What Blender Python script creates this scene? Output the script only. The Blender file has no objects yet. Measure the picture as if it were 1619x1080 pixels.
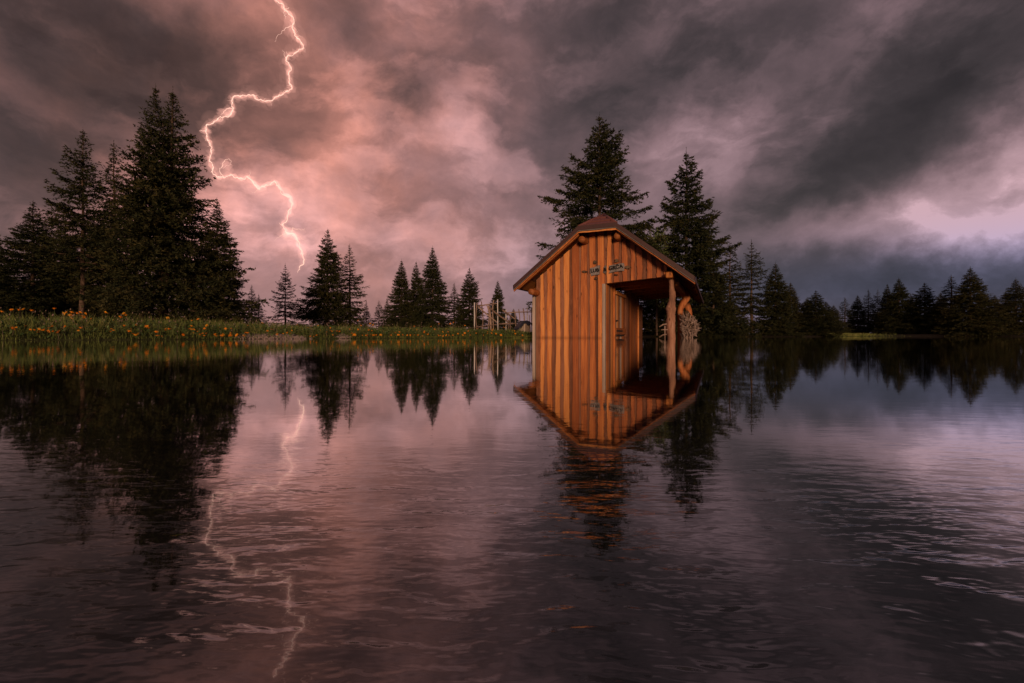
import bpy, bmesh, math, random
import numpy as np
from mathutils import Vector, Matrix

R = math.radians
SC = bpy.context.scene
COL = SC.collection

# ------------------------------------------------------------------ camera
CAM_H = 0.055            # lens just above the water
FPX = 720.0              # focal length for a 1619 px wide frame (16 mm)
HOR = 530.0              # image row of the horizon
CX = 809.5
cam_data = bpy.data.cameras.new('camera')
cam_data.sensor_width = 36.0
cam_data.lens = 36.0 * FPX / 1619.0
cam_data.shift_y = -(540.0 - HOR) / 1619.0
cam_data.clip_start = 0.005
cam_data.clip_end = 4000
cam = bpy.data.objects.new('camera', cam_data)
cam.location = (0, 0, CAM_H)
cam.rotation_euler = (R(90), 0, 0)
COL.objects.link(cam)
SC.camera = cam
SC.view_settings.view_transform = 'Standard'
SC.view_settings.look = 'None'
SC.view_settings.exposure = 0.0
SC.view_settings.gamma = 1.0
SC.render.engine = 'CYCLES'
SC.cycles.max_bounces = 6
SC.cycles.diffuse_bounces = 3
SC.cycles.glossy_bounces = 3
SC.cycles.transparent_max_bounces = 16
SC.cycles.volume_bounces = 0
SC.cycles.use_denoising = True
SC.cycles.caustics_reflective = False
SC.cycles.caustics_refractive = False

SUN_EL, SUN_AZ = 6.0, 180.0        # low evening sun behind the camera
def lin(r, g, b):
    f = lambda c: (c/255/12.92) if c/255 <= .04045 else ((c/255+.055)/1.055)**2.4
    return (f(r), f(g), f(b), 1.0)

# ------------------------------------------------------------------ node helper
class NT:
    def __init__(self, tree):
        self.t = tree
        tree.nodes.clear()
    def n(self, typ, **kw):
        nd = self.t.nodes.new(typ)
        for k, v in kw.items():
            setattr(nd, k, v)
        return nd
    def set(self, sock, v):
        if isinstance(v, bpy.types.NodeSocket):
            self.t.links.new(v, sock)
        elif v is not None:
            sock.default_value = v
    def math(self, op, a, b=None, c=None, clamp=False):
        nd = self.n('ShaderNodeMath', operation=op, use_clamp=clamp)
        self.set(nd.inputs[0], a)
        if b is not None: self.set(nd.inputs[1], b)
        if c is not None: self.set(nd.inputs[2], c)
        return nd.outputs[0]
    def vmath(self, op, a, b=None, out=0):
        nd = self.n('ShaderNodeVectorMath', operation=op)
        self.set(nd.inputs[0], a)
        if b is not None:
            if op == 'SCALE': self.set(nd.inputs['Scale'], b)
            else: self.set(nd.inputs[1], b)
        return nd.outputs['Value'] if out == 'v' else nd.outputs[0]
    def noise(self, vec, scale, detail=4, rough=.5, dist=0.0, col=False, lac=2.0):
        nd = self.n('ShaderNodeTexNoise')
        if vec is not None: self.set(nd.inputs['Vector'], vec)
        nd.inputs['Scale'].default_value = scale
        nd.inputs['Detail'].default_value = detail
        nd.inputs['Roughness'].default_value = rough
        nd.inputs['Lacunarity'].default_value = lac
        nd.inputs['Distortion'].default_value = dist
        return nd.outputs['Color' if col else 'Fac']
    def mapping(self, vec, loc=(0,0,0), rot=(0,0,0), scale=(1,1,1), typ='POINT'):
        nd = self.n('ShaderNodeMapping', vector_type=typ)
        self.set(nd.inputs['Vector'], vec)
        nd.inputs['Location'].default_value = loc
        nd.inputs['Rotation'].default_value = rot
        nd.inputs['Scale'].default_value = scale
        return nd.outputs[0]
    def ramp(self, fac, stops, interp='LINEAR'):
        nd = self.n('ShaderNodeValToRGB')
        nd.color_ramp.interpolation = interp
        el = nd.color_ramp.elements
        while len(el) < len(stops): el.new(.5)
        for e, (p, c) in zip(el, stops):
            e.position = p; e.color = c if len(c) == 4 else (*c, 1)
        self.set(nd.inputs[0], fac)
        return nd.outputs[0]
    def maprange(self, v, a, b, c, d, smooth=False):
        nd = self.n('ShaderNodeMapRange', interpolation_type='SMOOTHSTEP' if smooth else 'LINEAR')
        self.set(nd.inputs[0], v)
        for i, x in enumerate((a, b, c, d)): nd.inputs[i+1].default_value = x
        return nd.outputs[0]
    def mix(self, fac, a, b, mode='MIX'):
        nd = self.n('ShaderNodeMix', data_type='RGBA', blend_type=mode)
        self.set(nd.inputs[0], fac); self.set(nd.inputs[6], a); self.set(nd.inputs[7], b)
        return nd.outputs[2]

# ------------------------------------------------------------------ sky: storm clouds over a low evening sun
def dir_px(u, v):
    d = Vector(((u-CX)/FPX, 1.0, (HOR-v)/FPX))
    return d.normalized(), d.length

world = bpy.data.worlds.new('World'); SC.world = world; world.use_nodes = True
w = NT(world.node_tree)
tc = w.n('ShaderNodeTexCoord').outputs['Generated']
# ragged domain warp
wa = w.vmath('SUBTRACT', w.noise(tc, 3.2, 4, .55, col=True), (.5, .5, .5))
wb = w.vmath('SUBTRACT', w.noise(tc, 11.0, 6, .6, col=True), (.5, .5, .5))
wd = w.vmath('ADD', tc, w.vmath('ADD', w.vmath('SCALE', wa, .22), w.vmath('SCALE', wb, .10)))
# (u, v, ru, rv, rotation deg counter-clockwise in the picture, strength in stops)
BLOBS = [
 (40,200,200,70,-6,-.7),(60,420,150,90,0,-.35),(300,30,130,40,0,-.4),(760,380,260,70,0,.18),(900,330,120,60,0,.2),(655,165,52,40,0,-1.15),(590,318,75,30,0,-.75),(440,235,85,34,0,-.5),(100,50,250,85,-8,-1.3),
 (240,105,120,60,0,-.55),(30,300,130,150,0,-.45),(975,120,70,110,0,-.75),(1120,70,170,70,0,-.75),
 (1500,130,290,85,28,-1.15),(1330,230,150,70,25,-.5),(1260,320,140,42,8,-.55),(1420,445,280,46,0,-1.05),
 (945,230,70,90,0,-.25),(545,22,70,30,0,-.75),(820,45,70,50,0,-.55),(1610,60,130,90,0,-.5),
 (1250,440,110,36,0,-.35),(360,120,90,40,0,-.35),(690,330,150,40,0,-.2),(1600,320,70,20,0,-.45),
 (440,320,150,95,0,.72),(742,208,30,34,0,.75),(610,250,90,40,0,.3),(1480,368,230,32,3,1.05),
 (1590,255,90,40,20,1.25),(1095,180,50,34,0,.4),(1030,250,40,40,0,.45),(620,90,130,60,0,.15),
 (510,200,60,40,0,-.25),(1240,200,110,50,0,.25),(1390,60,150,14,50,.35),(330,190,120,80,0,.25),
 (900,60,50,50,0,.3),(1340,350,110,24,10,.35),(730,90,120,90,0,.12)]
acc = None
for (u, v, ru, rv, rot, amp) in BLOBS:
    c, ln = dir_px(u, v)
    az = math.atan2(c.x, c.y); el = math.asin(c.z)
    su = ru/FPX/ (1+((u-CX)/FPX)**2)**.75; sv = rv/FPX/(1+((u-CX)/FPX)**2)**.5
    # frame: X = right, Z = up, Y = towards the cloud
    M = Matrix.Rotation(-az, 3, 'Z') @ Matrix.Rotation(el, 3, 'X') @ Matrix.Rotation(-R(rot), 3, 'Y')
    e = M.to_euler('XYZ')
    m = w.mapping(wd, tuple(c), (e.x, e.y, e.z), (su*1.35, .6, sv*1.35), 'TEXTURE')
    g = w.math('EXPONENT', w.math('MULTIPLY', w.vmath('DOT_PRODUCT', m, m, 'v'), -1.0))
    acc = w.math('MULTIPLY_ADD', g, amp*1.3, acc if acc is not None else 0.0)
we = w.vmath('ADD', tc, w.vmath('ADD', w.vmath('SCALE', wa, .10), w.vmath('SCALE', wb, .035)))
n1 = w.noise(w.mapping(we, (3.1, 1.7, .4), (0, R(-14), 0), (1.0, 1.0, 1.9)), 2.6, 9, .58, .1)
n2 = w.noise(w.mapping(we, (7.1, 2.7, 1.4), (0, R(-20), 0), (1.0, 1.0, 1.7)), 6.5, 9, .60, .1)
n3 = w.noise(w.mapping(we, (2.3, 9.7, 5.4), (0, R(-16), 0), (1.0, 1.0, 2.0)), 4.2, 10, .60, .15)
lay = w.maprange(n3, .46, .60, 0, 1, True)                   # cloud banks with firmer edges
L = w.math('ADD', acc, w.math('MULTIPLY_ADD', w.math('SUBTRACT', n1, .5), 1.8, w.math('MULTIPLY', w.math('SUBTRACT', n2, .5), 2.2)))
L = w.math('ADD', L, w.math('MULTIPLY_ADD', lay, .62, -.24))
lum = w.math('POWER', 2.0, L)
c0, _ = dir_px(420, 150)
warm = w.math('EXPONENT', w.math('MULTIPLY', w.math('SUBTRACT', 1.0, w.vmath('DOT_PRODUCT', wd, tuple(c0), 'v')), -11.5))
warm = w.math('MULTIPLY', warm, .95, clamp=True)
c1, _ = dir_px(1480, 455)
cm = w.mapping(tc, tuple(c1), (0, 0, -math.atan2(c1.x, c1.y)), (.50, .8, .072), 'TEXTURE')
blue = w.math('EXPONENT', w.math('MULTIPLY', w.vmath('DOT_PRODUCT', cm, cm, 'v'), -1.0))
base = w.mix(warm, lin(140, 113, 119), lin(200, 134, 120))
dark = w.maprange(L, -2.0, -.2, .75, 0.0)
grey = w.mix(warm, lin(122, 110, 113), lin(146, 116, 110))
base = w.mix(dark, base, grey)
base = w.mix(w.math('MULTIPLY', blue, .9), base, lin(112, 114, 148))
sky_col = w.mix(1.0, base, w.math('MINIMUM', lum, 2.6), 'MULTIPLY')
bg_cloud = w.n('ShaderNodeBackground'); w.set(bg_cloud.inputs[0], sky_col); bg_cloud.inputs[1].default_value = 1.0
nish = w.n('ShaderNodeTexSky', sky_type='NISHITA'); nish.sun_disc = False
nish.sun_elevation = R(SUN_EL); nish.sun_rotation = R(SUN_AZ)
bg_sky = w.n('ShaderNodeBackground'); w.set(bg_sky.inputs[0], nish.outputs[0]); bg_sky.inputs[1].default_value = 0.05
ms = w.n('ShaderNodeMixShader'); ms.inputs[0].default_value = 0.93
w.t.links.new(bg_sky.outputs[0], ms.inputs[1]); w.t.links.new(bg_cloud.outputs[0], ms.inputs[2])
wo = w.n('ShaderNodeOutputWorld'); w.t.links.new(ms.outputs[0], wo.inputs[0])
world.cycles.sampling_method = 'MANUAL'; world.cycles.sample_map_resolution = 256

sun_d = bpy.data.lights.new('sun', 'SUN'); sun_d.energy = 2.4; sun_d.angle = R(9); sun_d.color = (1.0, .66, .40)
sun = bpy.data.objects.new('sun', sun_d); COL.objects.link(sun)
to_sun = Vector((math.sin(R(SUN_AZ))*math.cos(R(SUN_EL)), math.cos(R(SUN_AZ))*math.cos(R(SUN_EL)), math.sin(R(SUN_EL))))
sun.rotation_euler = to_sun.to_track_quat('Z', 'Y').to_euler(); sun.location = (-6, -20, 14)

# ------------------------------------------------------------------ object helpers
def tag(o, label=None, cat=None, group=None, kind=None):
    for k, v in (('label', label), ('category', cat), ('group', group), ('kind', kind)):
        if v: o[k] = v
    return o
def empty(name, loc=(0,0,0), rz=0.0):
    o = bpy.data.objects.new(name, None); COL.objects.link(o)
    o.location = loc; o.rotation_euler = (0, 0, rz); o.empty_display_size = .1
    return o
def link(name, me, parent=None, loc=(0,0,0), rot=(0,0,0), scale=(1,1,1)):
    o = bpy.data.objects.new(name, me); COL.objects.link(o)
    o.parent = parent; o.location = loc; o.rotation_euler = rot; o.scale = scale
    return o
def mesh_np(name, V, F, mat, attr=None, smooth=False):
    """V (n,3) floats, F (m,k) ints of one polygon size"""
    V = np.asarray(V, np.float32); F = np.asarray(F, np.int32)
    me = bpy.data.meshes.new(name)
    me.vertices.add(len(V)); me.vertices.foreach_set('co', V.ravel())
    m, k = F.shape
    me.loops.add(m*k); me.loops.foreach_set('vertex_index', F.ravel())
    me.polygons.add(m)
    me.polygons.foreach_set('loop_start', np.arange(0, m*k, k, dtype=np.int32))
    me.polygons.foreach_set('loop_total', np.full(m, k, np.int32))
    if smooth: me.polygons.foreach_set('use_smooth', np.ones(m, bool))
    me.update(calc_edges=True)
    if attr is not None:
        a = me.attributes.new('tint', 'FLOAT', 'POINT'); a.data.foreach_set('value', np.asarray(attr, np.float32))
    me.materials.append(mat)
    return me
def mesh_py(name, V, F, mat, smooth=False):
    me = bpy.data.meshes.new(name); me.from_pydata([tuple(v) for v in V], [], F); me.update()
    if smooth:
        for p in me.polygons: p.use_smooth = True
    me.materials.append(mat)
    return me
def bevel_mesh(name, V, F, mat, w=.004):
    bm = bmesh.new()
    vs = [bm.verts.new(v) for v in V]
    for f in F: bm.faces.new([vs[i] for i in f])
    bmesh.ops.recalc_face_normals(bm, faces=bm.faces)
    if w: bmesh.ops.bevel(bm, geom=bm.edges[:], offset=w, segments=1, affect='EDGES', clamp_overlap=True)
    me = bpy.data.meshes.new(name); bm.to_mesh(me); bm.free(); me.materials.append(mat)
    return me
BOXF = [(0,1,2,3),(7,6,5,4),(0,4,5,1),(1,5,6,2),(2,6,7,3),(3,7,4,0)]
def box_mesh(name, lo, hi, mat, bev=.004):
    x0,y0,z0 = lo; x1,y1,z1 = hi
    V = [(x0,y0,z0),(x1,y0,z0),(x1,y1,z0),(x0,y1,z0),(x0,y0,z1),(x1,y0,z1),(x1,y1,z1),(x0,y1,z1)]
    return bevel_mesh(name, V, BOXF, mat, bev)
def prism_mesh(name, poly, axis_vec, mat, bev=.003):
    """poly: list of 3-D points (planar); extruded by axis_vec"""
    n = len(poly); a = Vector(axis_vec)
    V = [Vector(p) for p in poly] + [Vector(p)+a for p in poly]
    F = [tuple(range(n)), tuple(range(2*n-1, n-1, -1))] + [(i, (i+1)%n, n+(i+1)%n, n+i) for i in range(n)]
    return bevel_mesh(name, V, F, mat, bev)
def tube_mesh(name, pts, radii, mat, seg=8, rough=0.0, seed=0, smooth=True, sub=1):
    rnd = random.Random(seed)
    P = [Vector(p) for p in pts]; rad = list(radii)
    if sub > 1:
        Q, q = [], []
        for i in range(len(P)-1):
            for k in range(sub):
                f = k/sub; p0 = P[max(i-1,0)]; p1 = P[i]; p2 = P[i+1]; p3 = P[min(i+2,len(P)-1)]
                Q.append(.5*((2*p1)+(-p0+p2)*f+(2*p0-5*p1+4*p2-p3)*f*f+(-p0+3*p1-3*p2+p3)*f**3))
                q.append(rad[i]*(1-f)+rad[i+1]*f)
        Q.append(P[-1]); q.append(rad[-1]); P, rad = Q, q
    V, F = [], []
    ref = Vector((1,0,0))
    t0 = (P[1]-P[0]).normalized()
    if abs(t0.x) > .8: ref = Vector((0,1,0))
    lump = [rnd.uniform(-1,1) for _ in range(seg)]
    for i, p in enumerate(P):
        t = (P[min(i+1,len(P)-1)]-P[max(i-1,0)]).normalized()
        a = (ref - t*ref.dot(t)).normalized(); b = t.cross(a); ref = a
        for k in range(seg):
            lump[k] = .6*lump[k] + .55*rnd.uniform(-1,1)
            th = 2*math.pi*k/seg; r = rad[i]*(1+rough*lump[k])
            V.append(p + a*math.cos(th)*r + b*math.sin(th)*r)
    n = len(P)
    for i in range(n-1):
        for k in range(seg):
            F.append((i*seg+k, i*seg+(k+1)%seg, (i+1)*seg+(k+1)%seg, (i+1)*seg+k))
    F.append(tuple(range(seg-1,-1,-1))); F.append(tuple((n-1)*seg+k for k in range(seg)))
    return mesh_py(name, V, F, mat, smooth)

# ------------------------------------------------------------------ materials
def new_mat(name):
    m = bpy.data.materials.new(name); m.use_nodes = True
    t = NT(m.node_tree)
    bsdf = t.n('ShaderNodeBsdfPrincipled'); out = t.n('ShaderNodeOutputMaterial')
    t.t.links.new(bsdf.outputs[0], out.inputs[0])
    return m, t, bsdf
def wood_mat(name, c_dark, c_mid, c_light, rough=.6, var=.25, grain=(38,38,1.6), bump=.25, knots=True, spec=.25):
    m, t, b = new_mat(name)
    tcn = t.n('ShaderNodeTexCoord'); oi = t.n('ShaderNodeObjectInfo')
    off = t.vmath('SCALE', (13.1, 7.7, 5.3), t.math('MULTIPLY', oi.outputs['Random'], 9.0))
    pos = t.vmath('ADD', tcn.outputs['Object'], off)
    pw = t.vmath('ADD', pos, t.vmath('SCALE', t.noise(pos, 5, 2, col=True), .03))
    g = t.noise(t.mapping(pw, scale=grain), 1.0, 6, .6, .6)
    big = t.noise(t.mapping(pos, scale=(6, 6, .9)), 1.0, 3, .5)
    f = t.math('ADD', t.math('MULTIPLY', g, .6), t.math('MULTIPLY', big, .45))
    f = t.math('ADD', f, t.math('MULTIPLY', t.math('SUBTRACT', oi.outputs['Random'], .5), var))
    col = t.ramp(f, [(.36, c_dark), (.53, c_mid), (.68, c_light)])
    if knots:
        vo = t.n('ShaderNodeTexVoronoi'); t.set(vo.inputs['Vector'], t.mapping(pos, scale=(9, 9, 3.6))); vo.inputs['Scale'].default_value = 1.0
        k = t.maprange(vo.outputs['Distance'], .06, .17, .75, 0, True)
        col = t.mix(k, col, tuple(x*.28 for x in c_dark[:3])+(1,))
    if name == 'varnished_plank' or name == 'bark_side_plank':      # dimming towards the water, painted into the plank colour
        sz = t.n('ShaderNodeSeparateXYZ'); t.set(sz.inputs[0], tcn.outputs['Object'])
        foot_fade = t.maprange(t.math('MULTIPLY_ADD', g, -.07, sz.outputs[2]), -.05, .03, .45, 0, True)
        col = t.mix(foot_fade, col, tuple(x*.35 for x in c_dark[:3])+(1,))
    t.set(b.inputs['Base Color'], col)
    b.inputs['Roughness'].default_value = rough; b.inputs['Specular IOR Level'].default_value = spec
    bp = t.n('ShaderNodeBump'); bp.inputs['Strength'].default_value = bump; bp.inputs['Distance'].default_value = .01
    t.set(bp.inputs['Height'], g); t.t.links.new(bp.outputs[0], b.inputs['Normal'])
    return m
M = {}
M['plank'] = wood_mat('varnished_plank', (.31,.085,.026,1), (.54,.175,.048,1), (.68,.275,.085,1), var=.38)
M['plank_dark'] = wood_mat('bark_side_plank', (.12,.045,.025,1), (.215,.084,.046,1), (.30,.13,.078,1), rough=.75, grain=(30,30,5), bump=.5)
M['post_pale'] = wood_mat('weathered_plank', (.22,.16,.13,1), (.36,.27,.22,1), (.46,.36,.31,1), rough=.85, knots=True)
M['beam'] = wood_mat('ceiling_beam_wood', (.17,.05,.016,1), (.30,.095,.028,1), (.40,.14,.04,1), grain=(1.6,38,38))
M['log'] = wood_mat('log_wood', (.28,.085,.02,1), (.46,.16,.035,1), (.58,.24,.055,1), grain=(20,2,20))
M['post_bark'] = wood_mat('half_peeled_log', (.13,.065,.045,1), (.33,.16,.10,1), (.46,.28,.21,1), rough=.85, grain=(14,14,4), bump=.8, var=.1)
M['post_red'] = wood_mat('peeled_log', (.20,.06,.022,1), (.42,.13,.04,1), (.52,.22,.09,1), rough=.7, grain=(16,16,4), bump=.6, var=.1)
M['twig'] = wood_mat('dry_twig', (.11,.07,.058,1), (.27,.185,.16,1), (.42,.31,.275,1), rough=.9, grain=(20,20,6), knots=False)
M['branch'] = wood_mat('peeled_branch', (.13,.08,.06,1), (.28,.185,.145,1), (.38,.27,.225,1), rough=.85, grain=(20,20,6), knots=False)
M['drift'] = wood_mat('grey_driftwood', (.06,.05,.047,1), (.17,.145,.14,1), (.27,.235,.23,1), rough=.9, grain=(50,50,14), knots=False, bump=.6)
M['drift_brown'] = wood_mat('brown_root_wood', (.035,.02,.012,1), (.085,.05,.03,1), (.16,.10,.06,1), rough=.9, grain=(40,40,20), knots=False, bump=.6)
def plain(name, c, rough=.6, spec=.3, metal=0.0, nscale=8.0, amt=.25, bump=0.0):
    m, t, b = new_mat(name)
    tcn = t.n('ShaderNodeTexCoord').outputs['Object']
    n = t.noise(tcn, nscale, 5, .6)
    t.set(b.inputs['Base Color'], t.mix(n, tuple(x*(1-amt) for x in c)+(1,), tuple(min(1, x*(1+amt)) for x in c)+(1,)))
    b.inputs['Roughness'].default_value = rough; b.inputs['Specular IOR Level'].default_value = spec; b.inputs['Metallic'].default_value = metal
    if bump:
        bp = t.n('ShaderNodeBump'); bp.inputs['Strength'].default_value = bump; bp.inputs['Distance'].default_value = .02
        t.set(bp.inputs['Height'], n); t.t.links.new(bp.outputs[0], b.inputs['Normal'])
    return m
M['roof'] = plain('brown_roof_sheet', (.050,.019,.018), .55, .35, nscale=14)
M['roof_tile'] = plain('red_brown_roof_course', (.13,.042,.036), .7, .3, nscale=20)
M['drip'] = plain('grey_drip_edge', (.13,.105,.10), .7, .3, nscale=9, amt=.5)
M['letter'] = plain('charred_lettering', (.012,.010,.011), .9, .1)
M['white_pole'] = plain('white_pole_paint', (.62,.56,.55), .5, .4, amt=.1)
M['black_sheet'] = plain('black_plastic_sheet', (.012,.012,.016), .32, .5, amt=.2)
M['iron'] = plain('dark_iron', (.02,.016,.014), .6, .4)
M['stone'] = plain('pale_stone', (.30,.23,.20), .9, .2, nscale=12, amt=.45, bump=.4)

def trunk_mat():
    m, t, b = new_mat('spruce_bark')
    tcn = t.n('ShaderNodeTexCoord').outputs['Object']
    g = t.noise(t.mapping(tcn, scale=(22,22,6)), 1.0, 5, .65)
    t.set(b.inputs['Base Color'], t.ramp(g, [(.3, (.035,.022,.016)), (.55, (.10,.062,.045)), (.75, (.17,.11,.085))]))
    b.inputs['Roughness'].default_value = .95; b.inputs['Specular IOR Level'].default_value = .1
    bp = t.n('ShaderNodeBump'); bp.inputs['Strength'].default_value = .7; bp.inputs['Distance'].default_value = .02
    t.set(bp.inputs['Height'], g); t.t.links.new(bp.outputs[0], b.inputs['Normal'])
    return m
M['trunk'] = trunk_mat()
def needle_mat(name, ca, cb, cc):
    m, t, b = new_mat(name)
    tcn = t.n('ShaderNodeTexCoord').outputs['Object']
    oi = t.n('ShaderNodeObjectInfo').outputs['Random']
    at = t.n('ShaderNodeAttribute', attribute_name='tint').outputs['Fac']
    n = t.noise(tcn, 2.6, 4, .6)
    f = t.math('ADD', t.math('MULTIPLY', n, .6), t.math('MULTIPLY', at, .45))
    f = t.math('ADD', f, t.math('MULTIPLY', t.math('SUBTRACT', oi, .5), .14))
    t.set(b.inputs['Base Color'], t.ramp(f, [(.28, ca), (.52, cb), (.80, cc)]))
    b.inputs['Roughness'].default_value = .75; b.inputs['Specular IOR Level'].default_value = .12
    return m
M['needle'] = needle_mat('spruce_needles', (.012,.017,.008), (.028,.031,.012), (.075,.058,.020))
M['leaf'] = needle_mat('young_leaves', (.035,.055,.018), (.075,.10,.03), (.13,.155,.05))
M['grass'] = needle_mat('meadow_grass', (.062,.084,.022), (.145,.168,.042), (.32,.25,.11))
M['herb'] = needle_mat('broad_meadow_leaves', (.036,.066,.020), (.075,.118,.036), (.15,.19,.065))
M['seed'] = needle_mat('dry_seed_heads', (.12,.07,.05), (.20,.13,.10), (.30,.22,.18))
M['petal'] = plain('orange_petals', (.88,.30,.015), .6, .2, nscale=60, amt=.25)
M['petal_pale'] = plain('yellow_orange_petals', (.86,.40,.03), .6, .2, nscale=60, amt=.25)
M['disc'] = plain('flower_disc', (.62,.17,.010), .8, .1, nscale=90)
M['stem'] = plain('flower_stem', (.08,.11,.035), .7, .2)

# ------------------------------------------------------------------ terrain and pond
POND = np.array([(-16,.5),(-9,2.9),(-6.3,3.9),(-5.2,4.55),(-4.45,5.3),(-3.6,6.2),(-2.4,7.35),(-1.1,8.3),(0.05,9.15),(0.55,10.2),
                 (1.1,12.2),(2.8,14.4),(5.2,15.1),(7.4,15.0),(9.4,15.0),(10.8,15.8),(12.2,17.6),(13.4,19.2),(15.2,19.7),(16.2,19.6),(17.4,18.2),(19.5,17.4),(22,17.4),(26,16.5),
                 (32,12),(30,-8),(0,-14),(-16,-7)], float)
def vnoise(x, y, s=1.0, seed=0):
    x = np.asarray(x, float)*s; y = np.asarray(y, float)*s
    v = 0
    rs = np.random.RandomState(seed)
    for k in range(5):
        a = rs.uniform(0, 6.28); f = 1.0*1.7**k; ph = rs.uniform(0, 6.28, 2)
        v = v + np.sin((x*np.cos(a)+y*np.sin(a))*f+ph[0])*np.cos((-x*np.sin(a)+y*np.cos(a))*f*.8+ph[1])/1.5**k
    return v/2.6
def shore_sd(x, y):
    """signed distance to the shore, positive on land"""
    x = np.asarray(x, float); y = np.asarray(y, float)
    shp = x.shape; x = x.ravel(); y = y.ravel()
    best = np.full(x.shape, 1e9); inside = np.zeros(x.shape, bool)
    n = len(POND)
    for i in range(n):
        ax, ay = POND[i]; bx, by = POND[(i+1) % n]
        dx, dy = bx-ax, by-ay
        t = np.clip(((x-ax)*dx+(y-ay)*dy)/(dx*dx+dy*dy), 0, 1)
        best = np.minimum(best, np.hypot(x-ax-t*dx, y-ay-t*dy))
        c = ((ay > y) != (by > y)) & (x < (bx-ax)*(y-ay)/((by-ay) if by != ay else 1e-9)+ax)
        inside ^= c
    sd = np.where(inside, -best, best) + .10*vnoise(x, y, 2.2, 3)
    return sd.reshape(shp)
def ground_z(x, y):
    x = np.asarray(x, float); y = np.asarray(y, float)
    sd = shore_sd(x, y)
    top = np.interp(x, [-9,-5,-3.5,-2,0,3,12,20], [.20,.185,.12,.115,.085,.09,.10,.10])
    land = top*(1-np.exp(-np.maximum(sd, 0)/.42)) + .018*vnoise(x, y, 3.0, 8)*np.clip(sd*2, 0, 1)
    bed = -np.minimum(.62, .42*np.maximum(-sd, 0)+.10*np.clip(-sd*6, 0, 1))
    return np.where(sd > 0, land, bed)
def gz(x, y): return float(ground_z(np.array([x]), np.array([y]))[0])
GRAVEL = [(-3.56, 6.42, .26, .20), (-3.22, 6.68, .22, .17), (-2.70, 7.28, .10, .12)]   # bare patches on the bank

xs = np.concatenate([[-900,-450,-220,-120,-70,-45,-30,-22], np.arange(-17, 34.01, .22), [38,48,70,120,220,450,900]])
ys = np.concatenate([[-900,-450,-220,-120,-70,-45,-28,-19], np.arange(-15, 2.5, .6), np.arange(2.6, 24, .12), [25,27,30,36,45,60,90,150,300,600,1200]])
GX, GY = np.meshgrid(xs, ys)
GZ = ground_z(GX, GY)
nx, ny = len(xs), len(ys)
idx = np.arange(nx*ny).reshape(ny, nx)
F = np.stack([idx[:-1,:-1], idx[:-1,1:], idx[1:,1:], idx[1:,:-1]], -1).reshape(-1, 4)
def ground_mat():
    m, t, b = new_mat('meadow_soil')
    p = t.n('ShaderNodeTexCoord').outputs['Object']
    n = t.noise(p, 3.0, 6, .65); n2 = t.noise(p, 30.0, 5, .6)
    col = t.ramp(t.math('ADD', t.math('MULTIPLY', n, .5), t.math('MULTIPLY', n2, .5)),
                 [(.32, (.020,.018,.010)), (.5, (.040,.045,.016)), (.68, (.075,.080,.028))])
    sx = t.n('ShaderNodeSeparateXYZ'); t.set(sx.inputs[0], p)
    wob = t.math('MULTIPLY', t.math('SUBTRACT', n, .5), 1.6)
    xw = t.math('ADD', sx.outputs[0], wob)
    litter_shade = t.math('MULTIPLY', t.maprange(xw, 1.5, 2.5, 0, 1), t.math('SUBTRACT', 1.0, t.math('MULTIPLY', t.maprange(xw, 12.6, 13.2, 0, 1), t.maprange(xw, 16.2, 16.8, 1, 0))))
    col = t.mix(litter_shade, col, t.ramp(n2, [(.3, (.010,.008,.005)), (.7, (.026,.020,.013))]))  # dark needle litter under the right-hand trees, their shade painted into its colour
    gcol = t.ramp(n2, [(.3, (.06,.042,.036)), (.5, (.13,.094,.084)), (.7, (.23,.175,.16))])
    fac = None
    for (x, y, rx, ry) in GRAVEL:
        q = t.vmath('ADD', p, t.vmath('SCALE', t.vmath('SUBTRACT', t.noise(p, 4, 4, .6, col=True), (.5,.5,.5)), .5))
        mm = t.mapping(q, (x, y, .05), (0, 0, R(40)), (rx, ry, 3.0), 'TEXTURE')
        d = t.maprange(t.vmath('DOT_PRODUCT', mm, mm, 'v'), .7, 1.5, 1, 0, True)
        fac = d if fac is None else t.math('MAXIMUM', fac, d)
    t.set(b.inputs['Base Color'], t.mix(fac, col, gcol))
    b.inputs['Roughness'].default_value = .95; b.inputs['Specular IOR Level'].default_value = .1
    bp = t.n('ShaderNodeBump'); bp.inputs['Strength'].default_value = .8; bp.inputs['Distance'].default_value = .03
    t.set(bp.inputs['Height'], n2); t.t.links.new(bp.outputs[0], b.inputs['Normal'])
    return m
g_ob = link('ground', mesh_np('ground', np.stack([GX, GY, GZ], -1).reshape(-1, 3), F, ground_mat(), smooth=True))
tag(g_ob, kind='structure')

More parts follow.
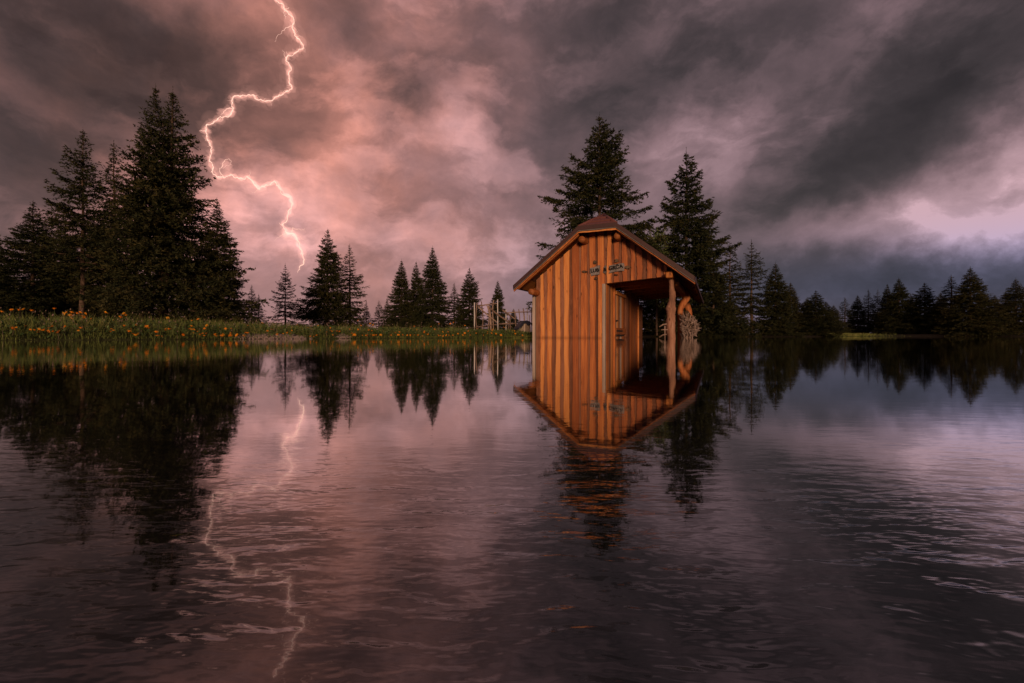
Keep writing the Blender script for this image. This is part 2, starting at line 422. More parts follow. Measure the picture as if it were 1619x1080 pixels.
def water_mat():
    m, t, b = new_mat('pond_water')
    p = t.n('ShaderNodeTexCoord').outputs['Object']
    b.inputs['Base Color'].default_value = (.006,.006,.007,1)
    b.inputs['Roughness'].default_value = .015; b.inputs['IOR'].default_value = 1.72
    b.inputs['Specular IOR Level'].default_value = .5
    y = t.n('ShaderNodeSeparateXYZ'); t.set(y.inputs[0], p)
    calm = t.maprange(y.outputs[1], .05, .27, 1.0, .04, True)        # ripples die out away from the near shore
    q = t.vmath('ADD', p, t.vmath('SCALE', t.vmath('SUBTRACT', t.noise(p, 9, 3, .5, col=True), (.5,.5,.5)), .014))
    r1 = t.noise(t.mapping(q, rot=(0,0,R(6)), scale=(46, 112, 1)), 1.0, 3, .45, .2)
    r2 = t.noise(t.mapping(q, rot=(0,0,R(-14)), scale=(12, 32, 1)), 1.0, 2, .45, .1)
    r3 = t.noise(t.mapping(q, rot=(0,0,R(20)), scale=(85, 200, 1)), 1.0, 2, .5, .1)
    patch = t.maprange(t.noise(t.mapping(p, rot=(0,0,R(-20)), scale=(4, 9, 1)), 1.0, 3, .5), .35, .65, .45, 1.25)
    hgt = t.math('ADD', t.math('MULTIPLY', r1, .85), t.math('ADD', t.math('MULTIPLY', r2, .7), t.math('MULTIPLY', r3, .42)))
    hgt = t.math('MULTIPLY', hgt, t.math('MULTIPLY', calm, patch))
    b.inputs['Coat Weight'].default_value = 1.0; b.inputs['Coat IOR'].default_value = 1.36; b.inputs['Coat Roughness'].default_value = .015
    for dist, sock in ((.00006, 'Normal'), (.0019, 'Coat Normal')):
        bp = t.n('ShaderNodeBump'); bp.inputs['Strength'].default_value = 1.0; bp.inputs['Distance'].default_value = dist
        t.set(bp.inputs['Height'], hgt); t.t.links.new(bp.outputs[0], b.inputs[sock])
    return m
wv = [(-40,-30,0),(60,-30,0),(60,60,0),(-40,60,0)]
water = link('pond_water', mesh_py('pond_water', wv, [(0,1,2,3)], water_mat()))
tag(water, kind='structure')

# ------------------------------------------------------------------ timber hut standing in the pond
X0, D0 = .4319, 8.76          # front left corner
YAW = R(24)
HB = -.62
hut = empty('timber_hut', (X0, D0, HB), -YAW)
tag(hut, 'small orange timber hut with brown half-hipped roof standing in the pond', 'hut')
def t_of(u):
    r = (u-CX)/FPX
    return (r*D0 - X0)/(math.cos(YAW)+math.sin(YAW)*r)
def hp(name, me, loc=(0,0,0), parent=None, rot=(0,0,0)):
    par = parent or hut
    l = Vector(loc)
    if par is hut: l = l - Vector((0,0,HB))
    return link(name, me, par, l, rot)
TM = 1.30                                    # ridge
TL, TR = -.27, 2.87                          # eaves
EZ, KZ, RZ = .985, 1.965, 2.262              # eave top, hip kink, ridge heights (roof top face)
K0, K1 = .972, 1.628
SF, SB = -.35, 5.8                           # roof front and back
SLOPE = (KZ-EZ)/(K0-TL)
RT = .10                                     # depth of the roof build-up below its top face
def roof_top(t): return min(EZ+SLOPE*(min(t, 2*TM-t)-TL), KZ + 9)
def roof_under(t, s=0.0):
    z = roof_top(t)
    if True:
        hip = KZ + (RZ-KZ)*max(0.0, (s-SF)/.526)      # the hip plane cuts the gable short
        z = min(z, hip)
    return z - RT*1.25
LIN0, LIN1 = (1.368, .985), (2.52, 1.065)      # lower edge of the gable over the porch
def lintel(t): return LIN0[1] + (t-LIN0[0])*(LIN1[1]-LIN0[1])/(LIN1[0]-LIN0[0])
rng = random.Random(5)
def plank(name, ta, tb, zb, s0, thick, mat, wav=.006, seed=0, top=None):
    """an upright board with waney edges, top cut to the roof"""
    r = random.Random(seed); n = 12
    w_ = tb-ta; oa = ob = 0
    L, Rr = [], []
    for i in range(n+1):
        oa = .7*oa + r.uniform(-1,1)*wav; ob = .7*ob + r.uniform(-1,1)*wav
        L.append(ta+oa); Rr.append(tb+ob)
    def zt(t): return top(t) if top else roof_under(t) + .015
    V, F = [], []
    z0l, z0r = zb(ta), zb(tb)
    for i in range(n+1):
        f = i/n
        zl = z0l+(zt(L[i])-z0l)*f; zr = z0r+(zt(Rr[i])-z0r)*f
        bow = r.uniform(-.002,.002)
        V += [(L[i]-ta, bow, zl), (Rr[i]-ta, bow, zr), (Rr[i]-ta, thick, zr), (L[i]-ta, thick, zl)]
    for i in range(n):
        a = 4*i; b = a+4
        F += [(a,a+1,b+1,b),(a+1,a+2,b+2,b+1),(a+2,a+3,b+3,b+2),(a+3,a,b,b+3)]
    F += [(3,2,1,0),(4*n,4*n+1,4*n+2,4*n+3)]
    return hp(name, mesh_py(name, V, F, mat), (ta, s0, 0))
px = lambda x: t_of(790+x/4.497)
lights = [(291,316),(341,371),(401,433),(462,493),(520,560),(580,621),(645,681),(702,744)]
gab = [(764,796),(815,849),(875,906),(930,961),(976,1012),(1048,1083),(1117,1149),(1166,1190)]
low = lambda t: HB+.02
k = 0
prev = px(262)
for (a, b) in lights:
    plank('dark_plank', prev-.012, px(a)+.02, low, .012, .018, M['plank_dark'], .003, 40+k)
    plank('plank', px(a), px(b), low, -.018, .028, M['plank'], .009, 80+k); prev = px(b)-.012; k += 1
plank('dark_plank', prev, px(770), lambda t: lintel(t) if t > 1.36 else LIN0[1], .012, .018, M['plank_dark'], .003, 39)
prev = px(748)
for (a, b) in gab:
    plank('dark_plank', prev-.004, px(a)+.02, lintel, .014, .016, M['plank_dark'], .003, 120+k)
    plank('plank', px(a), px(b), lintel, -.018, .028, M['plank'], .009, 160+k); prev = px(b)-.012; k += 1
# pale corner boards
hp('corner_post', box_mesh('corner_post', (-.035,-.03,HB+.02), (.018,.05,.93), M['post_pale'], .006))
hp('corner_post', box_mesh('corner_post', (1.318,-.036,HB+.02), (1.372,.045,LIN0[1]-.004), M['post_pale'], .006))
# left, rear and inner walls of upright boards
def side_wall(t, s0, s1, n, thick, mats, ztop, seed):
    r = random.Random(seed); e = [s0]
    for i in range(n): e.append(e[-1]+(s1-s0)/n*r.uniform(.75,1.25))
    e = [s0+(x-s0)*(s1-s0)/(e[-1]-s0) for x in e]
    for i in range(n):
        off = r.uniform(-.006,.006)
        m_ = M[mats[i % len(mats)]]
        hp('wall_board', box_mesh('wall_board', (0,e[i]+.004,0), (thick,e[i+1]-.004,ztop-HB-.02), m_, .004), (t+off, 0, HB+.02))
side_wall(0.0, .05, 4.75, 22, .025, ['plank','plank_dark'], .93, 1)
side_wall(1.345, .05, .72, 4, .025, ['plank','plank_dark','plank','plank'], 1.08, 2)
side_wall(1.345, 2.0, 3.78, 9, .025, ['beam','plank_dark','beam','plank','beam'], 1.08, 3)
for i in range(6):
    hp('wall_board', box_mesh('wall_board', (0,0,0), (.215,.025,1.5), M['plank_dark' if i%2 else 'plank'], .004), (.02+i*.222, 4.76, HB+.02))
for i in range(6):
    hp('wall_board', box_mesh('wall_board', (0,0,0), (.215,.025,1.62), M['plank_dark' if i%2 else 'plank'], .004), (.02+i*.222, 3.75, HB+.02))
hp('jamb', box_mesh('jamb', (1.355,.72,HB+.02), (1.395,.80,1.07), M['plank'], .006))
hp('jamb', box_mesh('jamb', (1.355,1.93,HB+.02), (1.395,2.0,1.07), M['plank_dark'], .006))
hp('jamb', box_mesh('jamb', (1.362,3.73,HB+.02), (1.402,3.80,1.05), M['plank'], .006))
door = hp('door', box_mesh('door', (1.340,.81,HB+.03), (1.352,1.92,.90), M['plank_dark'], .002))
for i, mm in enumerate(['post_pale','plank','plank_dark','post_pale','plank','beam']):
    a = .815+i*.184
    link('door_board', box_mesh('door_board', (1.354,a,HB+.05), (1.372,a+.176,.88), M[mm], .004), door)
link('door_rail', box_mesh('door_rail', (1.374,.82,.86), (1.405,1.91,.93), M['plank'], .005), door)
link('door_rail', box_mesh('door_rail', (1.374,.82,.07), (1.402,1.91,.20), M['beam'], .006), door)
link('hinge', box_mesh('hinge', (1.404,.83,.125), (1.412,1.45,.155), M['iron'], .002), door)
link('hinge', box_mesh('hinge', (1.404,.83,.035), (1.412,1.60,.062), M['iron'], .002), door)
link('latch', box_mesh('latch', (1.374,.86,.33), (1.41,.98,.355), M['iron'], .004), door)
# porch ceiling
for i, s in enumerate([.09,.82,1.45,2.1,2.8,3.6,4.4]):
    hp('ceiling_beam', prism_mesh('ceiling_beam', [(1.374,s,lintel(1.374)+.004),(2.40,s,lintel(2.4)+.004),(2.40,s,lintel(2.4)+.082),(1.374,s,lintel(1.374)+.082)], (0,.085,0), M['log'], .007))
for i in range(15):
    s = .05+i*.318
    hp('ceiling_board', prism_mesh('ceiling_board', [(1.374,s,lintel(1.374)+.085),(2.5,s,lintel(2.5)+.085),(2.5,s,lintel(2.5)+.1),(1.374,s,lintel(1.374)+.1)], (0,.312,0), M['plank' if i%2 else 'log'], .003))
# purlins, their ends poking out under the gable
def log(name, t, s0, s1, z, r, mat, seed):
    me = tube_mesh(name, [(t,s0,z),(t+.004,s0+.4,z+.003),(t,(s0+s1)/2,z),(t,s1,z)], [r*.94,r,r,r], M[mat], 10, .05, seed, True, 2)
    return hp(name, me)
log('purlin', .045, -.30, 5.6, .862, .062, 'beam', 1)
log('purlin', 1.00, -.26, 5.6, 1.765, .062, 'beam', 2)
log('purlin', 1.62, -.24, 5.6, 1.775, .058, 'beam', 3)
hp('plate_beam', box_mesh('plate_beam', (2.42,-.20,1.01), (2.53,5.5,1.11), M['log'], .012))
hp('brace', prism_mesh('brace', [(2.55,.15,.98),(2.60,.15,.98),(2.60,1.9,.99),(2.55,1.9,.99)], (0,0,-.07), M['log'], .006))
# rafters and soffit boards
und = lambda t, d=0: EZ + SLOPE*(min(t,2*TM-t)-TL) - d
for s in np.linspace(SF+.05, SB-.12, 9):
    for (a, b) in ((TL+.05, 1.26), (TR-.05, 1.34)):
        if s < .1: b = K0-.02 if a < TM else K1+.02
        poly = [(a,s,und(a,.058)),(b,s,und(b,.058)),(b,s,und(b,.125)),(a,s,und(a,.112))]
        hp('rafter', prism_mesh('rafter', poly, (0,.055,0), M['beam'], .004))
for sgn in (0, 1):
    for i in range(8):
        a = TL+.02+i*.192; b = min(a+.186, 1.27)
        s0 = SF+.03
        if b > K0: s0 = SF + .03 + (b-K0)*1.35 + .1
        A, B = (a, b) if not sgn else (2*TM-a, 2*TM-b)
        poly = [(A,s0,und(A,.056)),(B,s0,und(B,.056)),(B,s0,und(B,.040)),(A,s0,und(A,.040))]
        hp('soffit_board', prism_mesh('soffit_board', poly, (0,SB-s0-.03,0), M['plank_dark' if i%3==1 else 'beam'], .002))
# roof covering: courses on the two slopes, three on the hip
roof = empty('roof'); roof.parent = hut; roof.location = (0,0,-HB)
def rp(name, me): return link(name, me, roof)
for sgn in (0, 1):
    n = 8
    for i in range(n):
        a = TL + i*(TM-TL)/n; b = TL+(i+1)*(TM-TL)/n + .02
        b = min(b, TM)
        def s_front(t): return SF + max(0, (t-K0))/(TM-K0)*.526
        q = lambda t: t if not sgn else 2*TM-t
        lift = .006
        pts = [(q(a),s_front(a)+.002,und(a,-.010)),(q(b),s_front(b)+.002,und(b,-.001)),(q(b),SB,und(b,-.001)),(q(a),SB,und(a,-.010))]
        rp('roof_course', prism_mesh('roof_course', pts, (0,0,-.036), M['roof'], .002))
APEX = (TM, SF+.526, RZ)
hl, hr = Vector((K0,SF,KZ)), Vector((K1,SF,KZ)); ap = Vector(APEX)
for i in range(3):
    f0, f1 = i/3, min(1.0, (i+1)/3+.02)
    lift = Vector((0,-.010,.026))
    a, b = hl.lerp(ap,f0)+lift, hr.lerp(ap,f0)+lift
    c, d = hr.lerp(ap,f1)+Vector((0,0,.003)), hl.lerp(ap,f1)+Vector((0,0,.003))
    P = [a,b,c,d] if f1 < 1 else [a,b,ap+Vector((0,0,.003))]
    rp('roof_course', prism_mesh('roof_course', P, (0,.008,-.03), M['roof_tile'], .002))
for (a, b) in ((hl, ap), (hr, ap)):
    rp('hip_cap', tube_mesh('hip_cap', [a+Vector((0,-.005,.005)), a.lerp(b,.5)+Vector((0,0,.012)), b+Vector((0,0,.008))], [.030,.030,.028], M['roof_tile'], 8, .02, 2, True))
rp('ridge_cap', tube_mesh('ridge_cap', [ap+Vector((0,-.02,.0)), (TM,2.5,RZ+.004), (TM,SB,RZ)], [.034]*3, M['roof_tile'], 8, .02, 3, True))
# verge: brown fascia, grey drip strip and the orange barge board under it
def verge(name, off, z0, z1, s0, s1, mat, wob=0.0, seed=0):
    r = random.Random(seed)
    nodes = [(TL-.012,und(TL-.012)),(K0,KZ),(K1,KZ),(TR+.012,und(TR+.012))]
    for (a, b) in ((0,1),(1,2),(2,3)):
        (t0, h0), (t1, h1) = nodes[a], nodes[b]
        n = 8
        V, F = [], []
        for i in range(n+1):
            f = i/n; t = t0+(t1-t0)*f; z = h0+(h1-h0)*f
            lo = z-z1 + r.uniform(-wob, wob)
            V += [(t,s0,lo),(t,s1,lo),(t,s1,z-z0),(t,s0,z-z0)]
        for i in range(n):
            p = 4*i; q = p+4
            F += [(p,q,q+1,p+1),(p+1,q+1,q+2,p+2),(p+2,q+2,q+3,p+3),(p+3,q+3,q,p)]
        F += [(0,1,2,3),(4*n+3,4*n+2,4*n+1,4*n)]
        me = mesh_py(name, V, F, M[mat])
        bm = bmesh.new(); bm.from_mesh(me); bmesh.ops.recalc_face_normals(bm, faces=bm.faces); bm.to_mesh(me); bm.free()
        rp(name, me)
verge('fascia', 0, -.016, .060, SF-.030, SF-.001, 'roof')
verge('drip_strip', 0, .062, .078, SF-.022, SF-.004, 'drip', .005, 4)
verge('barge_board', 0, .060, .104, SF+.004, SF+.030, 'plank', .004, 5)
for t, sg in ((TL-.014, -1), (TR+.014, 1)):
    rp('eave_edge', prism_mesh('eave_edge', [(t,SF-.03,EZ+.008),(t-sg*.02,SF-.03,EZ+.008),(t-sg*.02,SF-.03,EZ-.055),(t,SF-.03,EZ-.055)], (0,SB-SF+.03,0), M['roof'], .003))
# crooked trunk posts along the porch
def crooked(name, t, s, ztop, prof, mat, seed, rough=.10):
    pts = [(t+dx, s+dy, z) for (z, dx, dy, r) in prof]; rad = [r for (z,dx,dy,r) in prof]
    return hp(name, tube_mesh(name, pts, rad, M[mat], 14, rough, seed, True, 4))
p1 = crooked('porch_post', 2.50, .02, 1.0, [(HB+.01,.005,0,.072),(-.2,.0,0,.074),(.05,-.012,0,.070),(.22,-.02,0,.078),(.38,-.012,0,.070),(.50,-.014,0,.078),(.58,-.004,0,.060),(.66,.004,0,.046),(.74,.01,0,.052),(.82,.004,0,.044),(.90,-.006,0,.038),(1.0,-.008,0,.040)], 'post_bark', 11, .20)
p2 = crooked('porch_post', 2.50, 2.45, 1.0, [(HB+.01,.0,0,.085),(.1,.0,0,.08),(.4,.0,0,.072),(.6,-.02,0,.06),(.75,.03,0,.07),(.87,.10,.0,.075),(.96,.07,0,.085),(1.0,.03,0,.09)], 'post_red', 12, .16)
p3 = crooked('porch_post', 2.50, 4.5, 1.0, [(HB+.01,.0,0,.08),(.2,.0,0,.08),(.38,.06,0,.085),(.55,.07,0,.08),(.75,.04,0,.075),(.9,-.02,0,.08),(1.0,-.02,0,.1)], 'post_red', 13, .16)
for zb in (-.13, .045):
    hb = Vector((2.50-.105, -.06, zb-HB))
    stick = link('peg', tube_mesh('peg', [hb+Vector((.0,0,-.04)), hb+Vector((0,0,.12)), hb+Vector((0,0,.17))], [.009,.010,.009], M['branch'], 6, .1, 1), p1, (0,0,HB))
    link('peg', tube_mesh('peg', [hb+Vector((.03,0,.20)), hb+Vector((-.03,0,.19)), hb+Vector((-.09,-.02,.15))], [.011,.012,.009], M['branch'], 6, .1, 2), p1, (0,0,HB))
    link('peg', tube_mesh('peg', [hb+Vector((.05,0,.10)), hb+Vector((-.02,0,.105)), hb+Vector((-.055,-.02,.10))], [.009,.009,.007], M['branch'], 6, .1, 3), p1, (0,0,HB))

def hut_world(t, s, z):
    return Vector((X0+math.cos(YAW)*t+math.sin(YAW)*s, D0-math.sin(YAW)*t+math.cos(YAW)*s, z))
# bundle of dry twigs tied to the middle post
tb = empty('twig_bundle', hut_world(2.56, 2.05, -.02), -YAW)
tag(tb, 'shaggy bundle of dry twigs tied to the middle porch post', 'twig bundle')
rs = np.random.RandomState(4)
V, F = [], []
for i in range(330):
    z = rs.uniform(0, 1)**.85; a = rs.uniform(0, 6.283)
    prof = .04+.105*math.sin(math.pi*min(1, z*.9+.05))*(1+.3*math.sin(3*a+5*z))
    c = np.array([prof*math.cos(a)+.03+.10*math.sin(math.pi*z), prof*math.sin(a), .52*z-.02])
    out = np.array([math.cos(a), math.sin(a), 0])
    d = out*rs.uniform(.2,1.0)+np.array([.15,0,rs.uniform(-.9,1.3)])+rs.normal(0,.45,3); d /= np.linalg.norm(d)
    l = rs.uniform(.07,.17); wv_ = np.cross(d, rs.normal(0,1,3)); wv_ /= np.linalg.norm(wv_); w2 = np.cross(d, wv_)
    r = rs.uniform(.009,.015); b0 = len(V)
    p0 = c-d*l*.5; p1_ = c+d*l*.5
    for pp, rr in ((p0, r), (p1_, r*.45)):
        V += [pp+wv_*rr, pp-wv_*rr*.5+w2*rr*.8, pp-wv_*rr*.5-w2*rr*.8]
    F += [(b0,b0+1,b0+4,b0+3),(b0+1,b0+2,b0+5,b0+4),(b0+2,b0,b0+3,b0+5)]
tw = link('twigs', mesh_np('twigs', V, F, M['twig']), tb); tw['kind'] = 'stuff'
link('core', tube_mesh('core', [(.05,0,0),(.09,0,.2),(.11,0,.42),(.05,0,.58)], [.04,.07,.08,.04], M['drift_brown'], 10, .25, 3), tb)

# ------------------------------------------------------------------ driftwood sign on the gable
S_SIGN = -.022
def px2(u, v):
    t = t_of(u); d = D0 - math.sin(YAW)*t
    return t, CAM_H + (HOR-v)/FPX*d
def plaque(name, pix, mat, label, cat, text=None, tsize=.05, tpix=None, trot=0.0, thick=.022, seed=0, group=None):
    pts = [px2(*p) for p in pix]
    ct = sum(p[0] for p in pts)/len(pts); cz = sum(p[1] for p in pts)/len(pts)
    o = empty(name, hut_world(ct, S_SIGN, cz), -YAW)
    r = random.Random(seed)
    fine = []
    n = len(pts)
    for i in range(n):
        a, b = pts[i], pts[(i+1) % n]
        for k_ in range(3):
            f = k_/3
            fine.append((a[0]+(b[0]-a[0])*f-ct+r.uniform(-.006,.006), r.uniform(-.004,.004), a[1]+(b[1]-a[1])*f-cz+r.uniform(-.006,.006)))
    m_ = len(fine)
    Vv = fine + [(x*.93, -thick+r.uniform(-.006,.006), z*.93) for (x,_,z) in fine] + [(0,-thick-.004,0),(0,0.004,0)]
    Ff = [(i,(i+1)%m_,m_+(i+1)%m_,m_+i) for i in range(m_)] + [(m_+i,m_+(i+1)%m_,2*m_) for i in range(m_)] + [((i+1)%m_,i,2*m_+1) for i in range(m_)]
    link('slab', mesh_py('slab', Vv, Ff, M[mat]), o)
    if text:
        cu = bpy.data.curves.new('lettering', 'FONT'); cu.body = text; cu.size = tsize; cu.extrude = .005; cu.offset = .0022
        cu.align_x = 'CENTER'; cu.align_y = 'CENTER'
        tmp = bpy.data.objects.new('tmp', cu); COL.objects.link(tmp)
        dg = bpy.context.evaluated_depsgraph_get()
        me = bpy.data.meshes.new_from_object(tmp.evaluated_get(dg)); bpy.data.objects.remove(tmp)
        me.materials.clear(); me.materials.append(M['letter'])
        tp = px2(*tpix)
        link('lettering', me, o, (tp[0]-ct, -thick-.010, tp[1]-cz), (R(90), -trot, 0))
    tag(o, label, cat, group)
    return o
plaque('sign_plaque', [(934,424),(942,422),(949,419),(950,427),(948,435),(935,437),(933,431)], 'drift', 'left grey driftwood sign plaque with dark lettering on the hut gable', 'sign', 'LUB', .088, (941.5,428.5), R(4), seed=1)
plaque('sign_plaque', [(954.5,424),(957.5,419),(960,424),(960,430),(957.5,434),(954.5,432)], 'drift', 'narrow grey driftwood plaque with an ampersand between the two name plaques', 'sign', '&', .085, (957.4,427), R(4), seed=2)
plaque('sign_plaque', [(963,420),(971,418.5),(980,417),(987,416.5),(988,424),(987,429),(978,430),(968,431),(962.5,433),(966,427)], 'drift', 'right wide grey driftwood sign plaque with dark lettering on the hut gable', 'sign', 'GRČA', .092, (974.5,423.6), R(8), seed=3)
def knob(cu_, cv_, ru, rv, mat, label, seed):
    pts = [(cu_+ru*math.cos(a), cv_+rv*math.sin(a)) for a in np.linspace(0, 2*math.pi, 8)[:-1]]
    plaque('wood_knot', pts, mat, label, 'wood knot', seed=seed, thick=.03)
knob(941.5,415,3.0,3.2,'drift_brown','small round wood knot just above the left sign plaque',11)
knob(943,440.5,2.6,2.4,'drift_brown','small round wood knot just below the left sign plaque',12)
knob(925,430,4.6,2.0,'drift_brown','long dark root piece left of the left sign plaque',13)
knob(975.5,412.8,3.2,3.4,'drift_brown','round wood knot just above the right sign plaque',14)
knob(974.5,435,3.0,1.6,'drift_brown','flat reddish wood chip below the right sign plaque',15)
knob(993,423,4.8,2.6,'drift_brown','pointed brown root piece right of the right sign plaque',16)

# ------------------------------------------------------------------ branch fence and covered tub behind the hut
FD = 11.4
def fpt(x, y, d=FD):     # zoomed fence coordinates -> world
    u, v = 740+x/9.0, 430+y/9.0
    return Vector(((u-CX)/FPX*d, d, CAM_H+(HOR-v)/FPX*d))
fz = gz((760-CX)/FPX*FD, FD)
fence = empty('branch_fence', ((790-CX)/FPX*FD, FD, fz))
tag(fence, 'crooked branch fence with white poles left of the hut', 'fence')
def fpart(name, pts, r, mat, seed, dd=0.0):
    P = [fpt(x, y)+Vector((0, dd, 0)) - fence.location for (x, y) in pts]
    link(name, tube_mesh(name, P, [r*.82]*(len(P)-1)+[r*.65], M[mat], 7, .12 if mat != 'white_pole' else 0, seed, True, 3), fence)
for i, pts in enumerate([[(90,435),(90,850)],[(420,390),(425,850)],[(540,535),(540,850)],[(843,505),(843,840)]]):
    fpart('white_pole', pts, .0165, 'white_pole', i, .02)
for i, (pts, r) in enumerate([([(130,440),(110,660),(133,840)],.018),([(190,420),(215,650),(200,840)],.015),([(292,480),(318,640),(325,840)],.032),
        ([(365,405),(350,560),(365,840)],.017),([(575,680),(577,840)],.014),([(600,635),(600,840)],.014),([(645,540),(668,600),(680,840)],.015),
        ([(720,530),(735,660),(735,840)],.015),([(785,520),(800,660),(800,840)],.022),([(905,525),(903,680),(905,840)],.016),([(870,610),(890,840)],.012),
        ([(262,460),(300,600),(285,840)],.014),([(950,560),(948,840)],.016)]):
    fpart('branch_post', pts, r, 'branch', 20+i, -.02)
for i, (pts, r) in enumerate([([(145,492),(270,468),(410,452)],.018),([(565,582),(740,572),(940,572)],.017),([(270,762),(410,750)],.015),([(430,742),(560,736),(690,735)],.022),([(885,742),(965,738)],.016),([(95,792),(260,765)],.014)]):
    fpart('rail', pts, r, 'branch', 50+i, -.06)
for i, (pts, r) in enumerate([([(150,505),(280,612),(412,718)],.022),([(305,510),(440,620),(595,725)],.026),([(488,543),(580,610),(680,680)],.026),([(320,640),(410,720)],.017)]):
    fpart('diagonal_brace', pts, r, 'branch', 70+i, -.10)
TD = 10.7
tl, tr_ = fpt(722, 840, TD), fpt(885, 840, TD)
tubc = (tl+tr_)/2; tub_r = (tr_.x-tl.x)/2
tgz = gz(tubc.x, tubc.y+tub_r)
tub = empty('wooden_tub', (tubc.x, tubc.y+tub_r, tgz-.02))
tag(tub, 'small round wooden tub of pale staves beside the branch fence', 'tub')
th = fpt(800,735,TD).z-tgz+.02
NS = 18
for i in range(NS):
    a0 = 2*math.pi*i/NS+.015; a1 = 2*math.pi*(i+1)/NS-.015
    ro, ri = tub_r, tub_r-.018
    P = [(ro*math.cos(a0),ro*math.sin(a0),0),(ro*math.cos(a1),ro*math.sin(a1),0),(ri*math.cos(a1),ri*math.sin(a1),0),(ri*math.cos(a0),ri*math.sin(a0),0)]
    link('stave', prism_mesh('stave', P, (0,0,th), M['post_pale'], .002), tub)
sheet = empty('plastic_sheet', (tubc.x, tubc.y+tub_r, tgz-.02))
tag(sheet, 'crumpled black plastic sheet draped over the wooden tub', 'plastic sheet')
V, F = [], []
rs = np.random.RandomState(9); NA, NR = 40, 9
for j in range(NR):
    for i in range(NA):
        a = 2*math.pi*i/NA
        drop = .035+.12*max(0,math.cos(a-math.pi*1.05))+.02*math.sin(5*a)+.012*math.sin(9*a)
        if j < 5:
            r = (tub_r+.012)*(j/4.0); z = th+.035+.03*math.sin(a*2+j)*(j/4.0)+.02*(1-j/4)+rs.uniform(-.012,.012)
        else:
            f = (j-4)/(NR-5.0); r = tub_r+.016+.04*f+.014*math.sin(11*a)*f+(.09*f if math.cos(a-math.pi)>.3 else 0); z = th+.03-drop*f*1.3+rs.uniform(-.006,.006)
        V.append((r*math.cos(a), r*math.sin(a), z))
for j in range(NR-1):
    for i in range(NA):
        F.append((j*NA+i, j*NA+(i+1)%NA, (j+1)*NA+(i+1)%NA, (j+1)*NA+i))
sh = link('sheet', mesh_np('sheet', V, F, M['black_sheet'], smooth=True), sheet)
sm = sh.modifiers.new('thick', 'SOLIDIFY'); sm.thickness = .004

